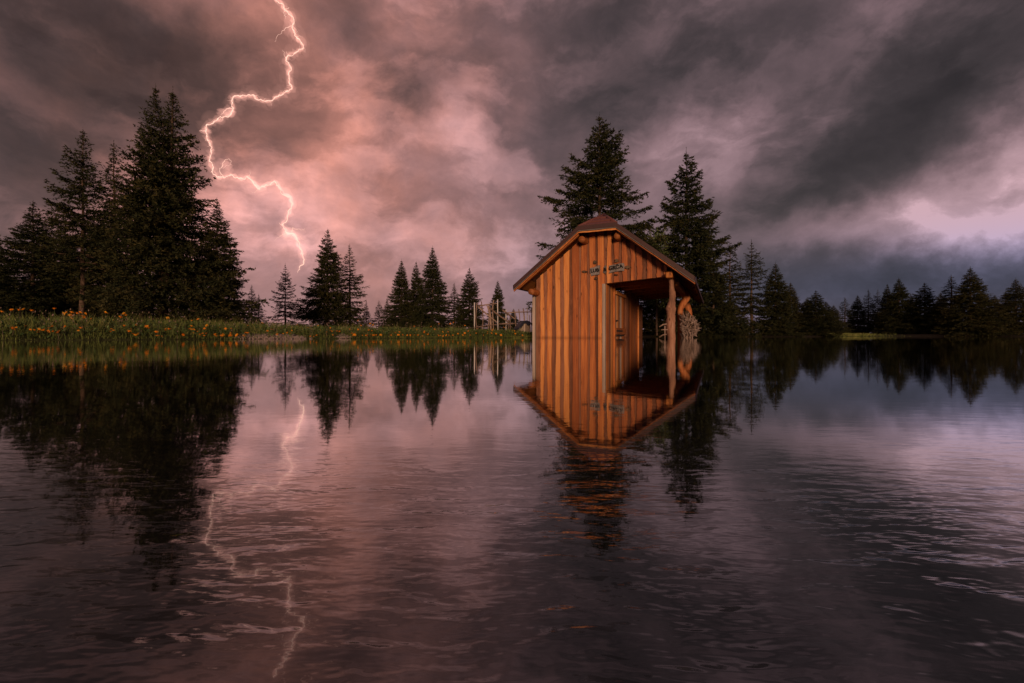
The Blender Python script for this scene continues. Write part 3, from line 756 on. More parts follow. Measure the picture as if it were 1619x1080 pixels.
# ------------------------------------------------------------------ spruces
def spruce(seed, H, Rad, z0=.03, whorl=.13, nb=6, up=.35, droop=.25, irr=.3, dens=1.0, tipup=.3, shard=.047, power=.95, gap=.06, lean=0.0):
    rs = np.random.RandomState(seed)
    T, A = [], []           # triangles (n,3,3), tint (n,)
    woods = []
    z = z0*H; az0 = 0
    ph = rs.uniform(0, 6.28, 6)
    while z < H*.985:
        f = (H-z)/(H*(1-z0))                # 1 at the skirt, 0 at the top
        Lz = Rad*(f**power)*(1.0-.12*max(0, f-.85)/.15)
        n = max(3, int(round(nb*rs.uniform(.8,1.25)*(.55+.45*min(1, f*3)))))
        az0 += rs.uniform(.3,1.2)
        for b in range(n):
            if rs.rand() < gap: continue
            az = az0+2*math.pi*b/n+rs.normal(0,.22)
            irrf = 1+irr*(.5*math.sin(2*az+ph[0]+z*1.3)+.5*math.sin(az+ph[1]-z*2.1)) + rs.normal(0, irr*.45)
            L = max(.045, Lz*max(.35, irrf))
            e0 = up*(1-f)**1.2 - droop*f + rs.normal(0,.09) + (.55*(1-f)**4)
            K = max(4, int(L/.09)+2)
            s = np.linspace(0, 1, K)
            pitch = e0 + tipup*s**2 - .18*s*(1-s)*2
            wig = az + np.cumsum(rs.normal(0,.05,K))
            seg = L/(K-1)
            dx = np.cos(pitch)*np.cos(wig)*seg; dy = np.cos(pitch)*np.sin(wig)*seg; dz = np.sin(pitch)*seg
            P = np.stack([np.cumsum(dx)-dx[0]+lean*z, np.cumsum(dy)-dy[0], z+rs.normal(0,.02)+np.cumsum(dz)-dz[0]], 1)
            D = np.stack([dx, dy, dz], 1); D /= np.linalg.norm(D, axis=1, keepdims=True)
            woods.append((P[0], P[int(K*.55)], .006+.010*L))
            # side twigs
            nt = max(5, int(L/.027*dens))
            q = np.sort(rs.uniform(.10, 1, nt)); q[-1] = 1.0
            ii = np.minimum((q*(K-1)).astype(int), K-2); ff = (q*(K-1)-ii)[:, None]
            B = P[ii]*(1-ff)+P[ii+1]*ff; Dm = D[ii]
            side = np.where(rs.rand(nt) < .5, 1.0, -1.0)
            lat = np.stack([-np.sin(wig[ii]), np.cos(wig[ii]), np.zeros(nt)], 1)*side[:, None]
            tl_ = (np.minimum(.07,.02+.25*L)+.46*L*np.clip(1.08-q, .05, 1)*np.minimum(1, q*2.5+.35))*rs.uniform(.55,1.15,nt)
            tl_ = np.minimum(tl_, .42)
            td = Dm*rs.uniform(.45,1.0,(nt,1))+lat*rs.uniform(.4,1.0,(nt,1))+np.array([0,0,1])*rs.normal(-.14,.16,(nt,1))
            td[-1] = Dm[-1]
            td /= np.linalg.norm(td, axis=1, keepdims=True)
            # needles: shards along the twigs
            cnt = np.maximum(4, (tl_/.0165*dens).astype(int)+3)
            rep = np.repeat(np.arange(nt), cnt)
            m = len(rep)
            pos = rs.rand(m)
            sag = -.55*(pos**1.6)*tl_[rep]*rs.uniform(.3,1.0,nt)[rep]
            C = B[rep]+td[rep]*(pos*tl_[rep])[:, None]; C[:, 2] += sag
            C += rs.normal(0, .008, (m,3))
            d = td[rep]*rs.uniform(.35,1.0,(m,1)) + rs.normal(0,.55,(m,3)); d[:,2] += .10
            d /= np.linalg.norm(d, axis=1, keepdims=True)
            wv_ = np.cross(d, rs.normal(0,1,(m,3))); wv_ /= np.linalg.norm(wv_, axis=1, keepdims=True)
            ln = shard*rs.uniform(.6,1.3,(m,1))*(.55+.45*min(1,L/.3)); wd_ = ln*rs.uniform(.17,.34,(m,1))
            T.append(np.stack([C-wv_*wd_, C+wv_*wd_, C+d*ln], 1))
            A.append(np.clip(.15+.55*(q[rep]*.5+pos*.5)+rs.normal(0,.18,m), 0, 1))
        z += whorl*(.55+.6*f)*rs.uniform(.75,1.25)
    # leader
    m = 70; zz = H*(.93+.09*rs.rand(m)**1.3)
    d = np.stack([rs.normal(0,.5,m), rs.normal(0,.5,m), rs.uniform(.2,1,m)], 1); d /= np.linalg.norm(d, axis=1, keepdims=True)
    wv_ = np.cross(d, rs.normal(0,1,(m,3))); wv_ /= np.linalg.norm(wv_, axis=1, keepdims=True)
    C = np.stack([lean*zz, 0*zz, zz], 1)
    T.append(np.stack([C-wv_*.008, C+wv_*.008, C+d*(shard*.8*(1.25-(zz-H*.93)/(H*.09)))[:,None]], 1)); A.append(np.full(m, .4))
    T = np.concatenate(T); A = np.concatenate(A)
    return T, np.repeat(A, 3), woods
def crown_mesh(name, parts, mat):
    V = np.concatenate([p[0].reshape(-1,3) for p in parts]); A = np.concatenate([p[1] for p in parts])
    F = np.arange(len(V)).reshape(-1,3)
    return mesh_np(name, V, F, mat, A)
def trunk_mesh(name, H, woods, seed, r0=None, lean=0.0, extra=()):
    rs = np.random.RandomState(seed); r0 = r0 or .009*H+.012
    V, F = [], []
    def tube(P, rad, sg):
        b0 = len(V)
        P = [np.array(p, float) for p in P]
        t = P[-1]-P[0]; t /= np.linalg.norm(t)
        a = np.cross(t, [0.31,.87,.2]); a /= np.linalg.norm(a); b = np.cross(t, a)
        for p, r in zip(P, rad):
            for k in range(sg):
                th_ = 2*math.pi*k/sg
                V.append(p+(a*math.cos(th_)+b*math.sin(th_))*r)
        for i in range(len(P)-1):
            for k in range(sg):
                F.append((b0+i*sg+k, b0+i*sg+(k+1)%sg, b0+(i+1)*sg+(k+1)%sg, b0+(i+1)*sg+k))
    n = 12
    tube([(lean*H*i/n+rs.normal(0,.006), rs.normal(0,.006), H*i/n-(.1 if i == 0 else 0)) for i in range(n+1)], [r0*(1-i/n)**1.1+.003 for i in range(n+1)], 8)
    for (p, q, r) in woods: tube([p, (p+q)/2, q], [r, r*.8, r*.4], 3)
    for (P, rad) in extra: tube(P, rad, 5)
    return mesh_np(name, V, F, M['trunk'], smooth=True)
VAR = {}
def variant(key, H, Rad, seed, **kw):
    T, A, Wd = spruce(seed, H, Rad, **kw)
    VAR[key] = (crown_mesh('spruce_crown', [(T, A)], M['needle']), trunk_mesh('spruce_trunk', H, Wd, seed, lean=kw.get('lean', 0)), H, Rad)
dead = lambda rs, z, L, a: ([(0,0,z),(L*.5*math.cos(a),L*.5*math.sin(a),z+.05),(L*math.cos(a),L*math.sin(a),z-.12)], [.018,.012,.005])
variant('dense', 5.0, 1.05, 1, dens=1.3, nb=8, irr=.22, up=.25, droop=.22, whorl=.15)
variant('spiky', 5.0, 1.0, 2, z0=.30, nb=6, irr=.42, up=.6, droop=.05, tipup=.35, power=1.0, whorl=.17, gap=.12)
variant('broad', 6.5, 1.75, 3, nb=7, irr=.32, up=.35, droop=.12, tipup=.35, power=.84, z0=.14, whorl=.19, gap=.12, shard=.058)
variant('gappy', 6.0, 1.55, 4, dens=1.15, nb=6, irr=.40, up=.4, droop=.20, tipup=.5, power=.95, whorl=.22, gap=.14, shard=.062)
variant('slim', 4.5, .70, 5, nb=6, irr=.36, up=.35, droop=.15, tipup=.4, whorl=.17, gap=.14)
variant('open', 5.0, 1.15, 6, nb=5, irr=.36, up=.3, droop=.25, tipup=.55, whorl=.24, gap=.14)
variant('dense2', 5.0, 1.2, 7, dens=1.3, nb=8, irr=.32, up=.3, droop=.18, whorl=.16, power=1.0)
Ta, Aa, Wa = spruce(21, 4.95, 1.15, z0=.05, nb=7, irr=.36, up=.35, droop=.15, whorl=.145, power=1.0, gap=.07)
Tb, Ab, Wb = spruce(22, 4.93, 1.15, z0=.05, nb=7, irr=.36, up=.35, droop=.15, whorl=.145, power=1.0, gap=.07)
Ta = Ta+np.array([-.13,0,0]); Tb = Tb+np.array([.13,.05,0])
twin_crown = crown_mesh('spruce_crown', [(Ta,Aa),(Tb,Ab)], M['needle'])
W_ = [(p+np.array([-.13,0,0]), q+np.array([-.13,0,0]), r) for p,q,r in Wa]+[(p+np.array([.13,.05,0]), q+np.array([.13,.05,0]), r) for p,q,r in Wb]
twin_trunk = trunk_mesh('spruce_trunk', 4.3, W_, 3, r0=.085, extra=[([(0,0,.5),(.10,.03,1.6),(.13,.05,4.8)],[.05,.05,.008])])
VAR['twin'] = (twin_crown, twin_trunk, 4.95, 1.28)

rr = random.Random(77)
def place_spruce(u, vtop, d, wpx, key, label, rz=None):
    crown, trunk, H0, R0 = VAR[key]
    x = (u-CX)/FPX*d; g = gz(x, d)
    H = CAM_H+(HOR-vtop)/FPX*d-g
    Rt = wpx/2/FPX*d
    o = empty('spruce_tree', (x, d, g-.02), rr.uniform(0, 6.28) if rz is None else rz)
    sx = Rt/R0
    o.scale = (sx, sx, H/H0)
    link('trunk', trunk, o); link('crown', crown, o)
    return tag(o, label, 'spruce', 'spruces around the pond')
S = place_spruce
S(-10,350,11.0,84,'dense','spruce cut off by the left edge of the picture')
S(52,318,9.6,165,'dense2','broad spruce on the far left with branches reaching left past the bare trunk')
S(131,205,9.0,150,'spiky','spiky spruce with upswept top and bare lower trunk, far left group')
S(180,226,10.6,130,'slim','narrow spruce between the spiky spruce and the double-topped one')
S(258,138,9.0,235,'twin','tallest double-topped spruce in the left group', 0.0)
S(96,352,10.4,130,'dense','dense low spruce right behind the spiky spruce trunk')
S(160,345,10.2,140,'dense2','shorter bushy spruce filling the gap left of the double-topped spruce')
S(343,314,9.4,120,'dense','dark pointed spruce at the right end of the left group')
S(398,450,12.0,40,'slim','very small spruce just right of the left group')
S(409,464,13.0,28,'slim','tiniest thin spruce next to the lone pointed one')
S(451,416,14.0,64,'open','lone small spruce under the foot of the lightning')
S(518,362,14.0,104,'dense2','tall full spruce right of the lightning foot')
S(553,387,15.0,70,'slim','slender spruce leaning close behind the tall full one')
S(579,475,17.0,24,'slim','tiny thin spruce standing alone in the gap')
S(599,474,17.0,38,'open','small open spruce left of the middle cluster')
S(612,470,17.6,32,'slim','small thin spruce touching the middle cluster')
S(635,410,14.6,66,'dense','leftmost tall spruce of the middle cluster')
S(658,413,15.4,58,'dense2','rounder spruce in the centre of the middle cluster')
S(684,389,14.4,76,'dense','tallest pointed spruce of the middle cluster')
S(718,447,16.4,46,'slim','short spruce between the middle cluster and the broad one')
S(742,423,15.0,74,'dense2','broad spruce just left of the branch fence')
S(787,443,16.0,48,'dense','pointed spruce rising behind the branch fence')
S(812,487,18.0,30,'dense','lowest small spruce behind the right part of the fence')
S(948,183,16.0,238,'broad','big broad spruce towering behind the hut roof')
S(1085,237,16.2,196,'gappy','tall gappy spruce rising right of the hut roof')
S(1128,415,15.6,108,'dense2','bushy low spruce directly right of the hut eave')
S(1040,430,16.6,140,'dense2','dark spruce seen through the open porch')
S(1154,383,16.0,84,'slim','narrow spruce next to the tall gappy one')
S(1188,380,15.8,104,'open','open-branched pointed spruce right of the hut')
S(1226,415,15.6,80,'dense','dark spruce at the right end of the hut side group')
S(1250,446,17.0,66,'dense','half hidden rounded spruce behind the end of the hut side group')
S(1276,470,18.5,60,'dense','dark spruce just behind the brighter lone spruce')
S(1290,459,16.4,84,'dense2','brighter lone spruce at the water left of the meadow gap')
S(1318,482,23.0,44,'dense','small far spruce at the left of the meadow gap')
S(1336,470,23.5,40,'slim','thin far spruce behind the meadow gap, left of its middle')
S(1356,466,23.8,44,'dense','far spruce above the middle of the meadow gap')
S(1373,458,23.6,40,'slim','thin pointed far spruce right of the middle of the meadow gap')
S(1388,457,23.2,46,'open','open far spruce above the right of the meadow gap')
S(1403,449,22.4,54,'dense2','far spruce at the right end of the meadow gap')
S(1421,439,21.0,70,'dense','pointed spruce just right of the meadow gap')
S(1462,447,20.4,88,'dense2','rounded broad spruce on the right shore')
S(1504,435,19.4,80,'slim','narrow spruce left of the tallest one on the right shore')
S(1534,422,18.4,96,'dense','tallest spruce on the right shore')
S(1573,466,19.6,60,'dense2','low spruce right of the tallest one on the right shore')
S(1606,440,18.4,74,'dense','pointed spruce near the right edge of the picture')
S(1440,464,22.0,56,'dense2','low spruce filling between the pointed and rounded right shore spruces')
S(1487,462,21.0,60,'dense','low spruce filling right of the rounded right shore spruce')

S(1306,476,21.5,56,'dense','small spruce wedged right behind the brighter lone spruce')
S(1554,458,20.6,56,'dense','narrow spruce half hidden right of the tallest right shore spruce')
S(1590,462,20.8,56,'slim','thin spruce left of the one at the right edge')
# light green young deciduous tree behind the hut roof
def leafy(seed, H, Rad):
    rs = np.random.RandomState(seed); T, A, wd_ = [], [], []
    for b in range(70):
        z = H*(.3+.7*rs.rand()**.8); a = rs.uniform(0, 6.28); L = Rad*rs.uniform(.4,1)*(1.15-z/H*.7)
        base = np.array([0,0,z-L*.5]); tip = np.array([L*math.cos(a), L*math.sin(a), z+L*.35])
        wd_.append((base, tip, .012))
        m = 46; q = rs.uniform(.35,1,m)[:,None]
        C = base*(1-q)+tip*q+rs.normal(0,.07,(m,3))
        d = rs.normal(0,1,(m,3)); d /= np.linalg.norm(d,axis=1,keepdims=True)
        wv_ = np.cross(d, rs.normal(0,1,(m,3))); wv_ /= np.linalg.norm(wv_,axis=1,keepdims=True)
        T.append(np.stack([C-wv_*.018, C+wv_*.018, C+d*.065],1)); A.append(rs.uniform(.2,.9,m))
    return np.concatenate(T), np.repeat(np.concatenate(A),3), wd_
T, A, Wd = leafy(5, 3.4, .8)
bx_, by_ = (1038-CX)/FPX*15.2, 15.2
bt = empty('young_tree', (bx_, by_, gz(bx_, by_)-.02))
tag(bt, 'light green leafy young tree peeking between the two spruces behind the hut', 'tree')
link('trunk', trunk_mesh('young_trunk', 3.2, Wd, 3, r0=.035), bt); link('crown', crown_mesh('young_crown', [(T,A)], M['leaf']), bt)

# ------------------------------------------------------------------ bank vegetation
def gravel_mask(x, y):
    v = np.full(np.shape(x), 9.0)
    for (gx, gy, rx, ry) in GRAVEL:
        c, s = math.cos(R(40)), math.sin(R(40))
        a = (x-gx)*c+(y-gy)*s; b = -(x-gx)*s+(y-gy)*c
        v = np.minimum(v, (a/rx)**2+(b/ry)**2)
    return v
def scatter(n, rs, xr, yr, sdmax, pw=1.6):
    x = rs.uniform(*xr, n); y = rs.uniform(*yr, n)
    sd = shore_sd(x, y)
    ok = (sd > .015) & (sd < sdmax) & (rs.rand(n) < np.clip(1.15-(sd/sdmax)**(1/pw), .05, 1)) & (np.abs(x) < 1.22*y+.6)
    gm = gravel_mask(x, y)
    ok &= (gm > 1.3+.5*vnoise(x, y, 9, 4)) | (rs.rand(n) < .36)
    return x[ok], y[ok], sd[ok]
def blades(name, x, y, hgt, wid, rs, mat, label, cat):
    n = len(x); z = ground_z(x, y)-.004
    a = rs.uniform(0, 6.28, n); lean = rs.uniform(.1,.75,n); la = rs.uniform(0, 6.28, n)
    B = np.stack([x,y,z],1); S_ = np.stack([np.cos(a),np.sin(a),0*a],1)
    Ld = np.stack([np.cos(la),np.sin(la),0*la],1)
    up_ = np.array([0,0,1.0])
    M1 = B+up_*(hgt*.55)[:,None]+Ld*(hgt*lean*.22)[:,None]
    M2 = B+up_*(hgt*.95)[:,None]+Ld*(hgt*lean*.75)[:,None]
    w0 = (wid*.5)[:,None]
    V = np.stack([B-S_*w0, B+S_*w0, M1+S_*w0*.8, M1-S_*w0*.8, M2],1).reshape(-1,3)
    k_ = np.arange(n)[:,None]*5
    F = np.concatenate([k_+np.array([[0,1,2]]), k_+np.array([[0,2,3]]), k_+np.array([[3,2,4]])])
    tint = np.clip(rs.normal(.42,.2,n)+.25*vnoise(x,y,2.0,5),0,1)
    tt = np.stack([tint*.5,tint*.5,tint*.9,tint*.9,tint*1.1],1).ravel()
    o = link(name, mesh_np(name, V, F, mat, tt))
    return tag(o, label, cat, kind='stuff')
rs = np.random.RandomState(31)
x, y, sd = scatter(260000, rs, (-8,1.2), (3.2,12), 2.6)
hgt = rs.gamma(3.2, .0215, len(x))*(1+.35*vnoise(x, y, 3.5, 6))*np.interp(x, [-5,-3,0], [1.15,1.0,.92]); hgt = np.clip(hgt, .025, .21)*np.clip(.35+sd/.35, .35, 1)
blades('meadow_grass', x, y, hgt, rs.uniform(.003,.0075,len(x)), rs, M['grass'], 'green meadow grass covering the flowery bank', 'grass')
x, y, sd = scatter(60000, rs, (12.6,17.0), (16,25), 3.5, .8)
keep = rs.rand(len(x)) < np.exp(-((x-14.7)/.95)**2); x, y, sd = x[keep], y[keep], sd[keep]
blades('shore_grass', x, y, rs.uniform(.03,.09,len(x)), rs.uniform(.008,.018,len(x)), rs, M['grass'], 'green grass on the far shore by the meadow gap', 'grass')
# broad leaves
x, y, sd = scatter(110000, rs, (-8,1.0), (3.2,11), 1.6)
n = len(x); z = ground_z(x, y)+rs.uniform(.01,.085,n)
a = rs.uniform(0,6.28,n); ln = rs.uniform(.018,.065,n); ti = rs.uniform(.1,1.1,n)
D = np.stack([np.cos(a)*np.cos(ti),np.sin(a)*np.cos(ti),np.sin(ti)],1); Sd = np.stack([-np.sin(a),np.cos(a),0*a],1)
B = np.stack([x,y,z],1); wq = (ln*rs.uniform(.16,.3,n))[:,None]
V = np.stack([B, B+D*(ln*.5)[:,None]+Sd*wq, B+D*ln[:,None]-np.array([0,0,1])*(ln*.15)[:,None], B+D*(ln*.5)[:,None]-Sd*wq],1).reshape(-1,3)
kk = np.arange(n)[:,None]*4
tag(link('meadow_herbs', mesh_np('meadow_herbs', V, np.concatenate([kk+np.array([[0,1,2]]), kk+np.array([[0,2,3]])]), M['herb'], np.repeat(rs.rand(n),4))),
    'broad leaved herbs growing between the bank grass', 'herbs', kind='stuff')
# dry seed heads on thin stalks
x, y, sd = scatter(5200, rs, (-8,.6), (3.2,11), 1.3)
n = len(x); z = ground_z(x,y); hh = rs.uniform(.08,.21,n); V, F = [], []
for i in range(n):
    b0 = len(V); p = np.array([x[i],y[i],z[i]]); q = p+np.array([rs.normal(0,.02),rs.normal(0,.02),hh[i]]); r = .0012
    V += [p+(r,0,0), p+(-r,r,0), p+(-r,-r,0), q]
    F += [(b0,b0+1,b0+3),(b0+1,b0+2,b0+3),(b0+2,b0,b0+3)]
    b0 = len(V); s = rs.uniform(.004,.009)
    V += [q+(s,0,0), q+(-s*.5,s*.8,0), q+(-s*.5,-s*.8,0), q+(0,0,s*2.6), q+(0,0,-s)]
    F += [(b0,b0+1,b0+3),(b0+1,b0+2,b0+3),(b0+2,b0,b0+3),(b0+1,b0,b0+4),(b0+2,b0+1,b0+4),(b0,b0+2,b0+4)]
tag(link('seed_stalks', mesh_np('seed_stalks', V, F, M['seed'], rs.rand(len(V)))), 'thin stalks with dry pinkish seed heads in the bank grass', 'seed heads', kind='stuff')
# loose gravel on the bare patches, and a few stones
V, F = [], []
oct_ = np.array([(1,0,0),(0,1,0),(-1,0,0),(0,-1,0),(0,0,.7),(0,0,-.7)]); of = [(0,1,4),(1,2,4),(2,3,4),(3,0,4),(1,0,5),(2,1,5),(3,2,5),(0,3,5)]
for i in range(1500):
    gx, gy, rx, ry = GRAVEL[rs.choice(3, p=[.45,.4,.15])]
    px_, py_ = gx+rs.normal(0,rx*.55), gy+rs.normal(0,ry*.55)
    if float(shore_sd(np.array([px_]), np.array([py_]))[0]) < .0: continue
    s = rs.uniform(.005,.016); b0 = len(V); zz = gz(px_,py_)
    rot = rs.uniform(0,6.28); c_, s_ = math.cos(rot), math.sin(rot)
    for o_ in oct_*rs.uniform(.6,1.2,(6,3)): V.append((px_+(o_[0]*c_-o_[1]*s_)*s, py_+(o_[0]*s_+o_[1]*c_)*s, zz+.003+o_[2]*s))
    F += [tuple(b0+q for q in f) for f in of]
tag(link('gravel', mesh_np('gravel', V, F, M['stone'])), 'pale loose gravel on the bare patch of the bank', 'gravel', kind='stuff')
def rock(name, u, v, d, size, label, seed):
    r_ = random.Random(seed)
    bm = bmesh.new(); bmesh.ops.create_icosphere(bm, subdivisions=2, radius=1)
    for v_ in bm.verts:
        k_ = 1+r_.uniform(-.16,.16); v_.co = Vector((v_.co.x*size*1.3*k_, v_.co.y*size*k_, v_.co.z*size*.6*k_))
    me = bpy.data.meshes.new(name); bm.to_mesh(me); bm.free(); me.materials.append(M['stone'])
    X = (u-CX)/FPX*d
    o = link(name, me, None, (X, d, gz(X,d)+size*.18), (0,0,r_.uniform(0,6)))
    tag(o, label, 'stone')
rock('stone', 440, 519, 6.62, .045, 'largest flat pale stone on top of the bare bank patch', 1)
rock('stone', 462, 521, 6.8, .032, 'smaller pale stone right of the largest one on the bare patch', 2)
rock('stone', 541, 528, 7.4, .042, 'pale stone half buried in the grassy bank among orange flowers', 3)

# orange flowers, each a thing of its own
def head_mesh(seed):
    r_ = random.Random(seed); V, F = [], []
    npet = 14; rad = .026
    for layer, (rl, zz) in enumerate(((rad,.0),(rad*.72,.004))):
        for i in range(npet):
            a = 2*math.pi*(i+layer*.5)/npet+r_.uniform(-.08,.08); w_ = .16; l = rl*r_.uniform(.85,1.1); up_ = .004+r_.uniform(-.003,.004)
            b0 = len(V)
            V += [(.006*math.cos(a),.006*math.sin(a),zz), (l*.6*math.cos(a-w_),l*.6*math.sin(a-w_),zz+up_*.7), (l*math.cos(a),l*math.sin(a),zz+up_), (l*.6*math.cos(a+w_),l*.6*math.sin(a+w_),zz+up_*.7)]
            F.append((b0,b0+1,b0+2,b0+3))
    me = bpy.data.meshes.new('flower_head'); me.from_pydata(V, [], F); me.materials.append(M['petal' if seed != 3 else 'petal_pale'])
    return me
def disc_mesh():
    V, F = [(0,0,.011)], []
    for j,(r_,z_) in enumerate(((.006,.0095),(.0095,.005),(.009,-.004),(.003,-.008))):
        for i in range(8): V.append((r_*math.cos(i*.785),r_*math.sin(i*.785),z_))
    F += [(0,1+i,1+(i+1)%8) for i in range(8)]
    for j in range(3):
        F += [(1+j*8+i,1+(j+1)*8+i,1+(j+1)*8+(i+1)%8,1+j*8+(i+1)%8) for i in range(8)]
    me = bpy.data.meshes.new('flower_disc'); me.from_pydata(V, [], F); me.materials.append(M['disc']); return me
HEADS = [head_mesh(i) for i in range(5)]; DISC = disc_mesh()
STEM = tube_mesh('flower_stem', [(0,0,0),(.012,.004,.35),(.014,.0,.7),(0,0,1)], [.0022,.002,.002,.0022], M['stem'], 4)
FLOW = [(86,488),(100,496),(105,494),(113.5,494),(122,495.5),(127,494),(135,496),(111,499),(112,504),(118.5,512),(134,502),(131,500),(167,494),(196,496),(178.6,506),
 (191,501.6),(187,509),(196.5,515),(160,516),(69,522),(62,521),(61,508),(75,517),(92,525),(204,524),(36,514),(20,519),(30,490),(37,489),(18,490),(3,493),(50,491),(84,524),
 (247,525),(262,521),(267,520),(265,503),(289,529),(303,507),(313,505),(346,515),(341,528),(350,531),(375,532),(353,537),(364,536),(386,531),(291,538),(300,520),(327,515),(232,516),(226,514),(215,530),
 (415,511),(429,521),(503,515),(508,522),(526,534),(533,524),(537,524),(556,527),(560,529),(561,530),(579,534),(591,535),(566,507),(571,515),(583,522),(590,514),(595,535),
 (625,526),(630,533),(585,512),(602,536),(655,516),(661,530),(671,525),(687,521),(700,525),(706,520),(712,512),(716,534),(724,528),(735,515),(740,524),(694,512),(717,510),(753,527),(771,525),(777,527),(784,528),(792,538),(797,518),(818,523),(830,528),(837,527),(826,533),(840,526)]
rf = random.Random(12)
seen = 0
zone_rand = [(-20,400,32),(430,640,20),(640,845,24)]
allf = [(u,v,1) for u,v in FLOW]
for (a, b, n) in zone_rand:
    for i in range(n):
        u = rf.uniform(a, b)
        vt = np.interp(u, [0,150,300,420,520,700,845], [494,498,508,516,517,516,520]); vb = np.interp(u, [0,300,845], [533,535,533])
        v = rf.uniform(vt, vb)
        for q in range(rf.choice((1,1,2,3,4))): allf.append((u+rf.gauss(0, 7), v+rf.gauss(0, 3), 0))
for (u, v, fixed) in allf:
    kx, kz = (u-CX)/FPX, (HOR-v)/FPX
    want = rf.uniform(.035,.12)
    ds = np.arange(3.5, 12, .04); X = kx*ds; g = ground_z(X, ds); sdv = shore_sd(X, ds)
    zz = CAM_H+kz*ds; stem = zz-g
    ok = (sdv > .02) & (stem > .022) & (stem < .26)
    if not ok.any():
        ok = (sdv > .02) & (sdv < .5)
        if not ok.any(): continue
        i = int(np.argmax(ok)); stem = np.full_like(stem, .045); zz = g+.045
    else:
        i = int(np.argmin(np.where(ok, np.abs(stem-want), 9)))
    fx, fy, fg, fh = float(X[i]), float(ds[i]), float(g[i]), float(stem[i])
    sc = rf.uniform(.85,1.15)*np.interp(u, [0,250,500,845], [1.0,.95,1.0,1.05])
    if not fixed: sc *= rf.uniform(.5,.95)
    o = empty('orange_flower', (fx, fy, fg), rf.uniform(0, 6.28))
    link('stem', STEM, o, scale=(1,1,fh))
    tilt = (rf.gauss(.0,.45), rf.gauss(.0,.35), 0)
    if rf.random() < .22: tilt = (rf.uniform(.7,1.2), 0, 0)
    hd = link('flower_head', rf.choice(HEADS), o, (0,0,fh), tilt, (sc,sc,sc))
    link('disc', DISC, hd)
    if u < 205: lb = 'orange flower on the nearest left stretch of the bank, below the spiky spruce'
    elif u < 400: lb = 'orange flower on the bank below the double-topped spruce'
    elif u < 480: lb = 'orange flower beside the bare gravel patch of the bank'
    elif u < 640: lb = 'orange flower on the bank between the gravel patch and the middle spruces'
    elif u < 745: lb = 'orange flower on the bank below the middle cluster of spruces'
    else: lb = 'orange flower in the grass in front of the branch fence'
    tag(o, lb, 'flower', lb.replace('orange flower', 'orange flowers'))

# ------------------------------------------------------------------ lightning far behind the trees
BD = 420.0
def bpt(u, v, dd=0.0): return Vector(((u-CX)/FPX*BD, BD+dd, CAM_H+(HOR-v)/FPX*BD))
BOLT = [(430,-14),(436.7,1),(446.9,6),(451,16.3),(462,26.5),(463,38.7),(465,51),(470,61),(479.5,71.3),(478.5,77.4),(467,83.5),(457,87.6),(452,95.8),(459,106),(456,118),(457,130),(461,140.6),(451,145.7),(438.7,152.8),(430.6,159),(418,160),(408,158),(400,149.8),(390,151.8),(379.7,152.8),(368.4,153.8),(366.4,159),(369.5,171),(365.4,180),(353,185.4),(339,191.5),(327.7,196.6),(325.6,206),(327.5,220),(335,232.5),(332.5,247.5),(331,255),(336,267.5),(342.5,280),(354,281),(365,276),(377.5,282.5),(391,279),(400,287.5),(410,299),(420,292.5),(434,286),(442.5,297.5),(460,312.5),(462.5,322.5),(455,340),(446,355),(452.5,367.5),(465,371),(470,380),(477.5,397.5),(481,410),(475,420),(470,431)]
BR = [([(462,41),(451,45),(445,53),(434.7,66)],.55),([(453,94),(449,86),(447,79)],.55),([(326,206),(320,207),(315,207)],.9),([(354,280),(347,266),(355,255),(362,251),(366,260),(352,267)],.7),
      ([(452,367),(445,372),(434,380)],.6),([(460,366),(462,360),(471,362),(482,361)],.7),([(446,356),(441,352)],.5),([(452.5,367.5),(453,375),(449,380)],.5),([(465,371),(478,378),(487,385)],.35),
      ([(369,171),(358,172),(349,182)],.8),([(391,279),(396,268)],.3),([(409,299),(398,304)],.35),([(457,12),(449,22),(452,30)],.5)]
def bolt_mat(name, col, s):
    m = bpy.data.materials.new(name); m.use_nodes = True; t = NT(m.node_tree)
    e = t.n('ShaderNodeEmission'); e.inputs[0].default_value = col; e.inputs[1].default_value = s
    o = t.n('ShaderNodeOutputMaterial'); t.t.links.new(e.outputs[0], o.inputs[0]); return m
def glow_mat(name, col, s):
    m = bpy.data.materials.new(name); m.use_nodes = True; t = NT(m.node_tree)
    e = t.n('ShaderNodeEmission'); e.inputs[0].default_value = col; e.inputs[1].default_value = s
    o = t.n('ShaderNodeOutputMaterial'); t.t.links.new(e.outputs[0], o.inputs['Volume']); return m
bolt = empty('lightning_bolt', bpt(470, 431))
tag(bolt, 'glowing pink-white lightning bolt zigzagging down the left of the sky', 'lightning')
PXM = BD/FPX
def jag(pix, amp, seed, n=4):
    r_ = random.Random(seed); P = [tuple(p) for p in pix]
    for lev in range(2 if n < 4 else 3):
        Q = [P[0]]
        for a, b in zip(P[:-1], P[1:]):
            dx, dy = b[0]-a[0], b[1]-a[1]; k_ = r_.uniform(-.19,.19)*amp; f = r_.uniform(.4,.6)
            Q += [(a[0]+dx*f-dy*k_, a[1]+dy*f+dx*k_), b]
        P = Q
    return P
def bolt_tube(name, pix, rpx, mat, seed, amp=.9, seg=6, dd=0.0, taper=False, rvar=.3, n=4):
    r_ = random.Random(seed+99); P = jag(pix, amp, seed, n); m_ = len(P)
    rad = [rpx*PXM*r_.uniform(1-rvar,1+rvar)*((1-.75*i/(m_-1)) if taper else min(1, (m_-i)/14+.15)) for i in range(m_)]
    P = [bpt(a, b, dd)-bolt.location for a, b in P]
    return link(name, tube_mesh(name, P, rad, mat, seg, .15, seed), bolt)
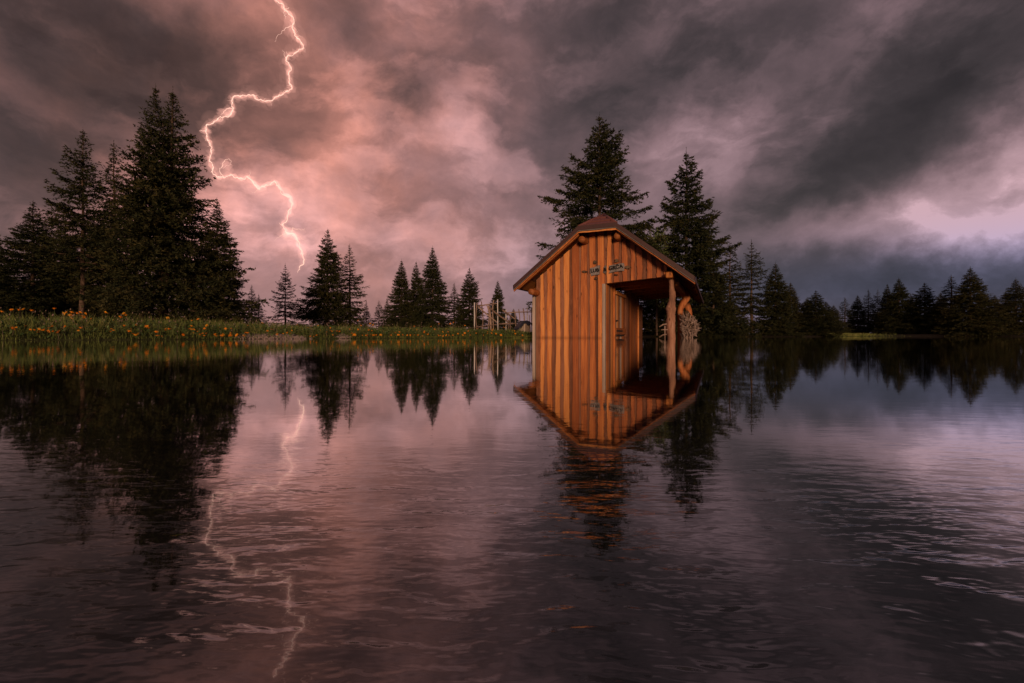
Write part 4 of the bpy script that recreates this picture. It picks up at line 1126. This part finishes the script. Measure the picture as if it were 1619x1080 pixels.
mc = bolt_mat('lightning_core', (1.0,.60,.47,1), 1.15); mb = bolt_mat('lightning_branch', (1.0,.56,.44,1), .95)
bolt_tube('channel', BOLT, .62, mc, 1, 1.15, rvar=.5)
for i, (b, wgt) in enumerate(BR): bolt_tube('side_branch', b, .75*wgt+.1, mb, 10+i, 1.3, taper=True)
rsp = random.Random(8)
for i in range(46):
    k_ = rsp.randrange(1, len(BOLT)-2); f = rsp.random(); a, b = BOLT[k_], BOLT[k_+1]
    p = (a[0]+(b[0]-a[0])*f, a[1]+(b[1]-a[1])*f); an = rsp.uniform(0, 6.28); l = rsp.uniform(4, 10)
    bolt_tube('side_branch', [p, (p[0]+l*.5*math.cos(an), p[1]+l*.5*math.sin(an)), (p[0]+l*math.cos(an+.5), p[1]+l*math.sin(an+.5))], .33, mb, 200+i, .8, 4, taper=True, n=3)
for i, (r_, s_) in enumerate(((2.4,.30),(5.5,.16),(13.0,.07))):
    bolt_tube('glow', BOLT, r_, glow_mat('lightning_glow', (1.0,.46,.36,1), s_/(2*r_*PXM)), 40+i, 1.0, 8, 0, rvar=.45 if i < 2 else .3, n=2)
# tufts of lit cloud around the side branches
for i, (u, v, ru, rv, s_) in enumerate([(357,178,15,7,.34),(362,176,9,9,.22),(352,266,15,15,.20),(358,262,8,8,.25),(375,288,38,11,.12),(463,370,22,11,.22),(455,368,9,9,.25),(456,40,8,19,.16),(325,207,9,5,.35),(470,392,15,20,.09),(405,300,24,9,.11),(383,154,20,5,.14),(458,120,6,22,.10)]):
    bm = bmesh.new(); bmesh.ops.create_icosphere(bm, subdivisions=3, radius=1); rr_ = random.Random(i)
    ph = [rr_.uniform(0,6.28) for _ in range(4)]
    for q in bm.verts:
        k_ = 1+.22*math.sin(5*q.co.x+ph[0])*math.sin(4*q.co.z+ph[1])+.16*math.sin(9*q.co.z+ph[2])*math.cos(8*q.co.x+ph[3])
        q.co = Vector((q.co.x*ru*PXM*k_, q.co.y*min(ru,rv)*PXM*k_, q.co.z*rv*PXM*k_))
    me = bpy.data.meshes.new('glow'); bm.to_mesh(me); bm.free(); me.materials.append(glow_mat('lit_cloud_tuft', (1.0,.46,.37,1), s_/(2*min(ru,rv)*PXM)))
    link('glow', me, bolt, bpt(u, v)-bolt.location)
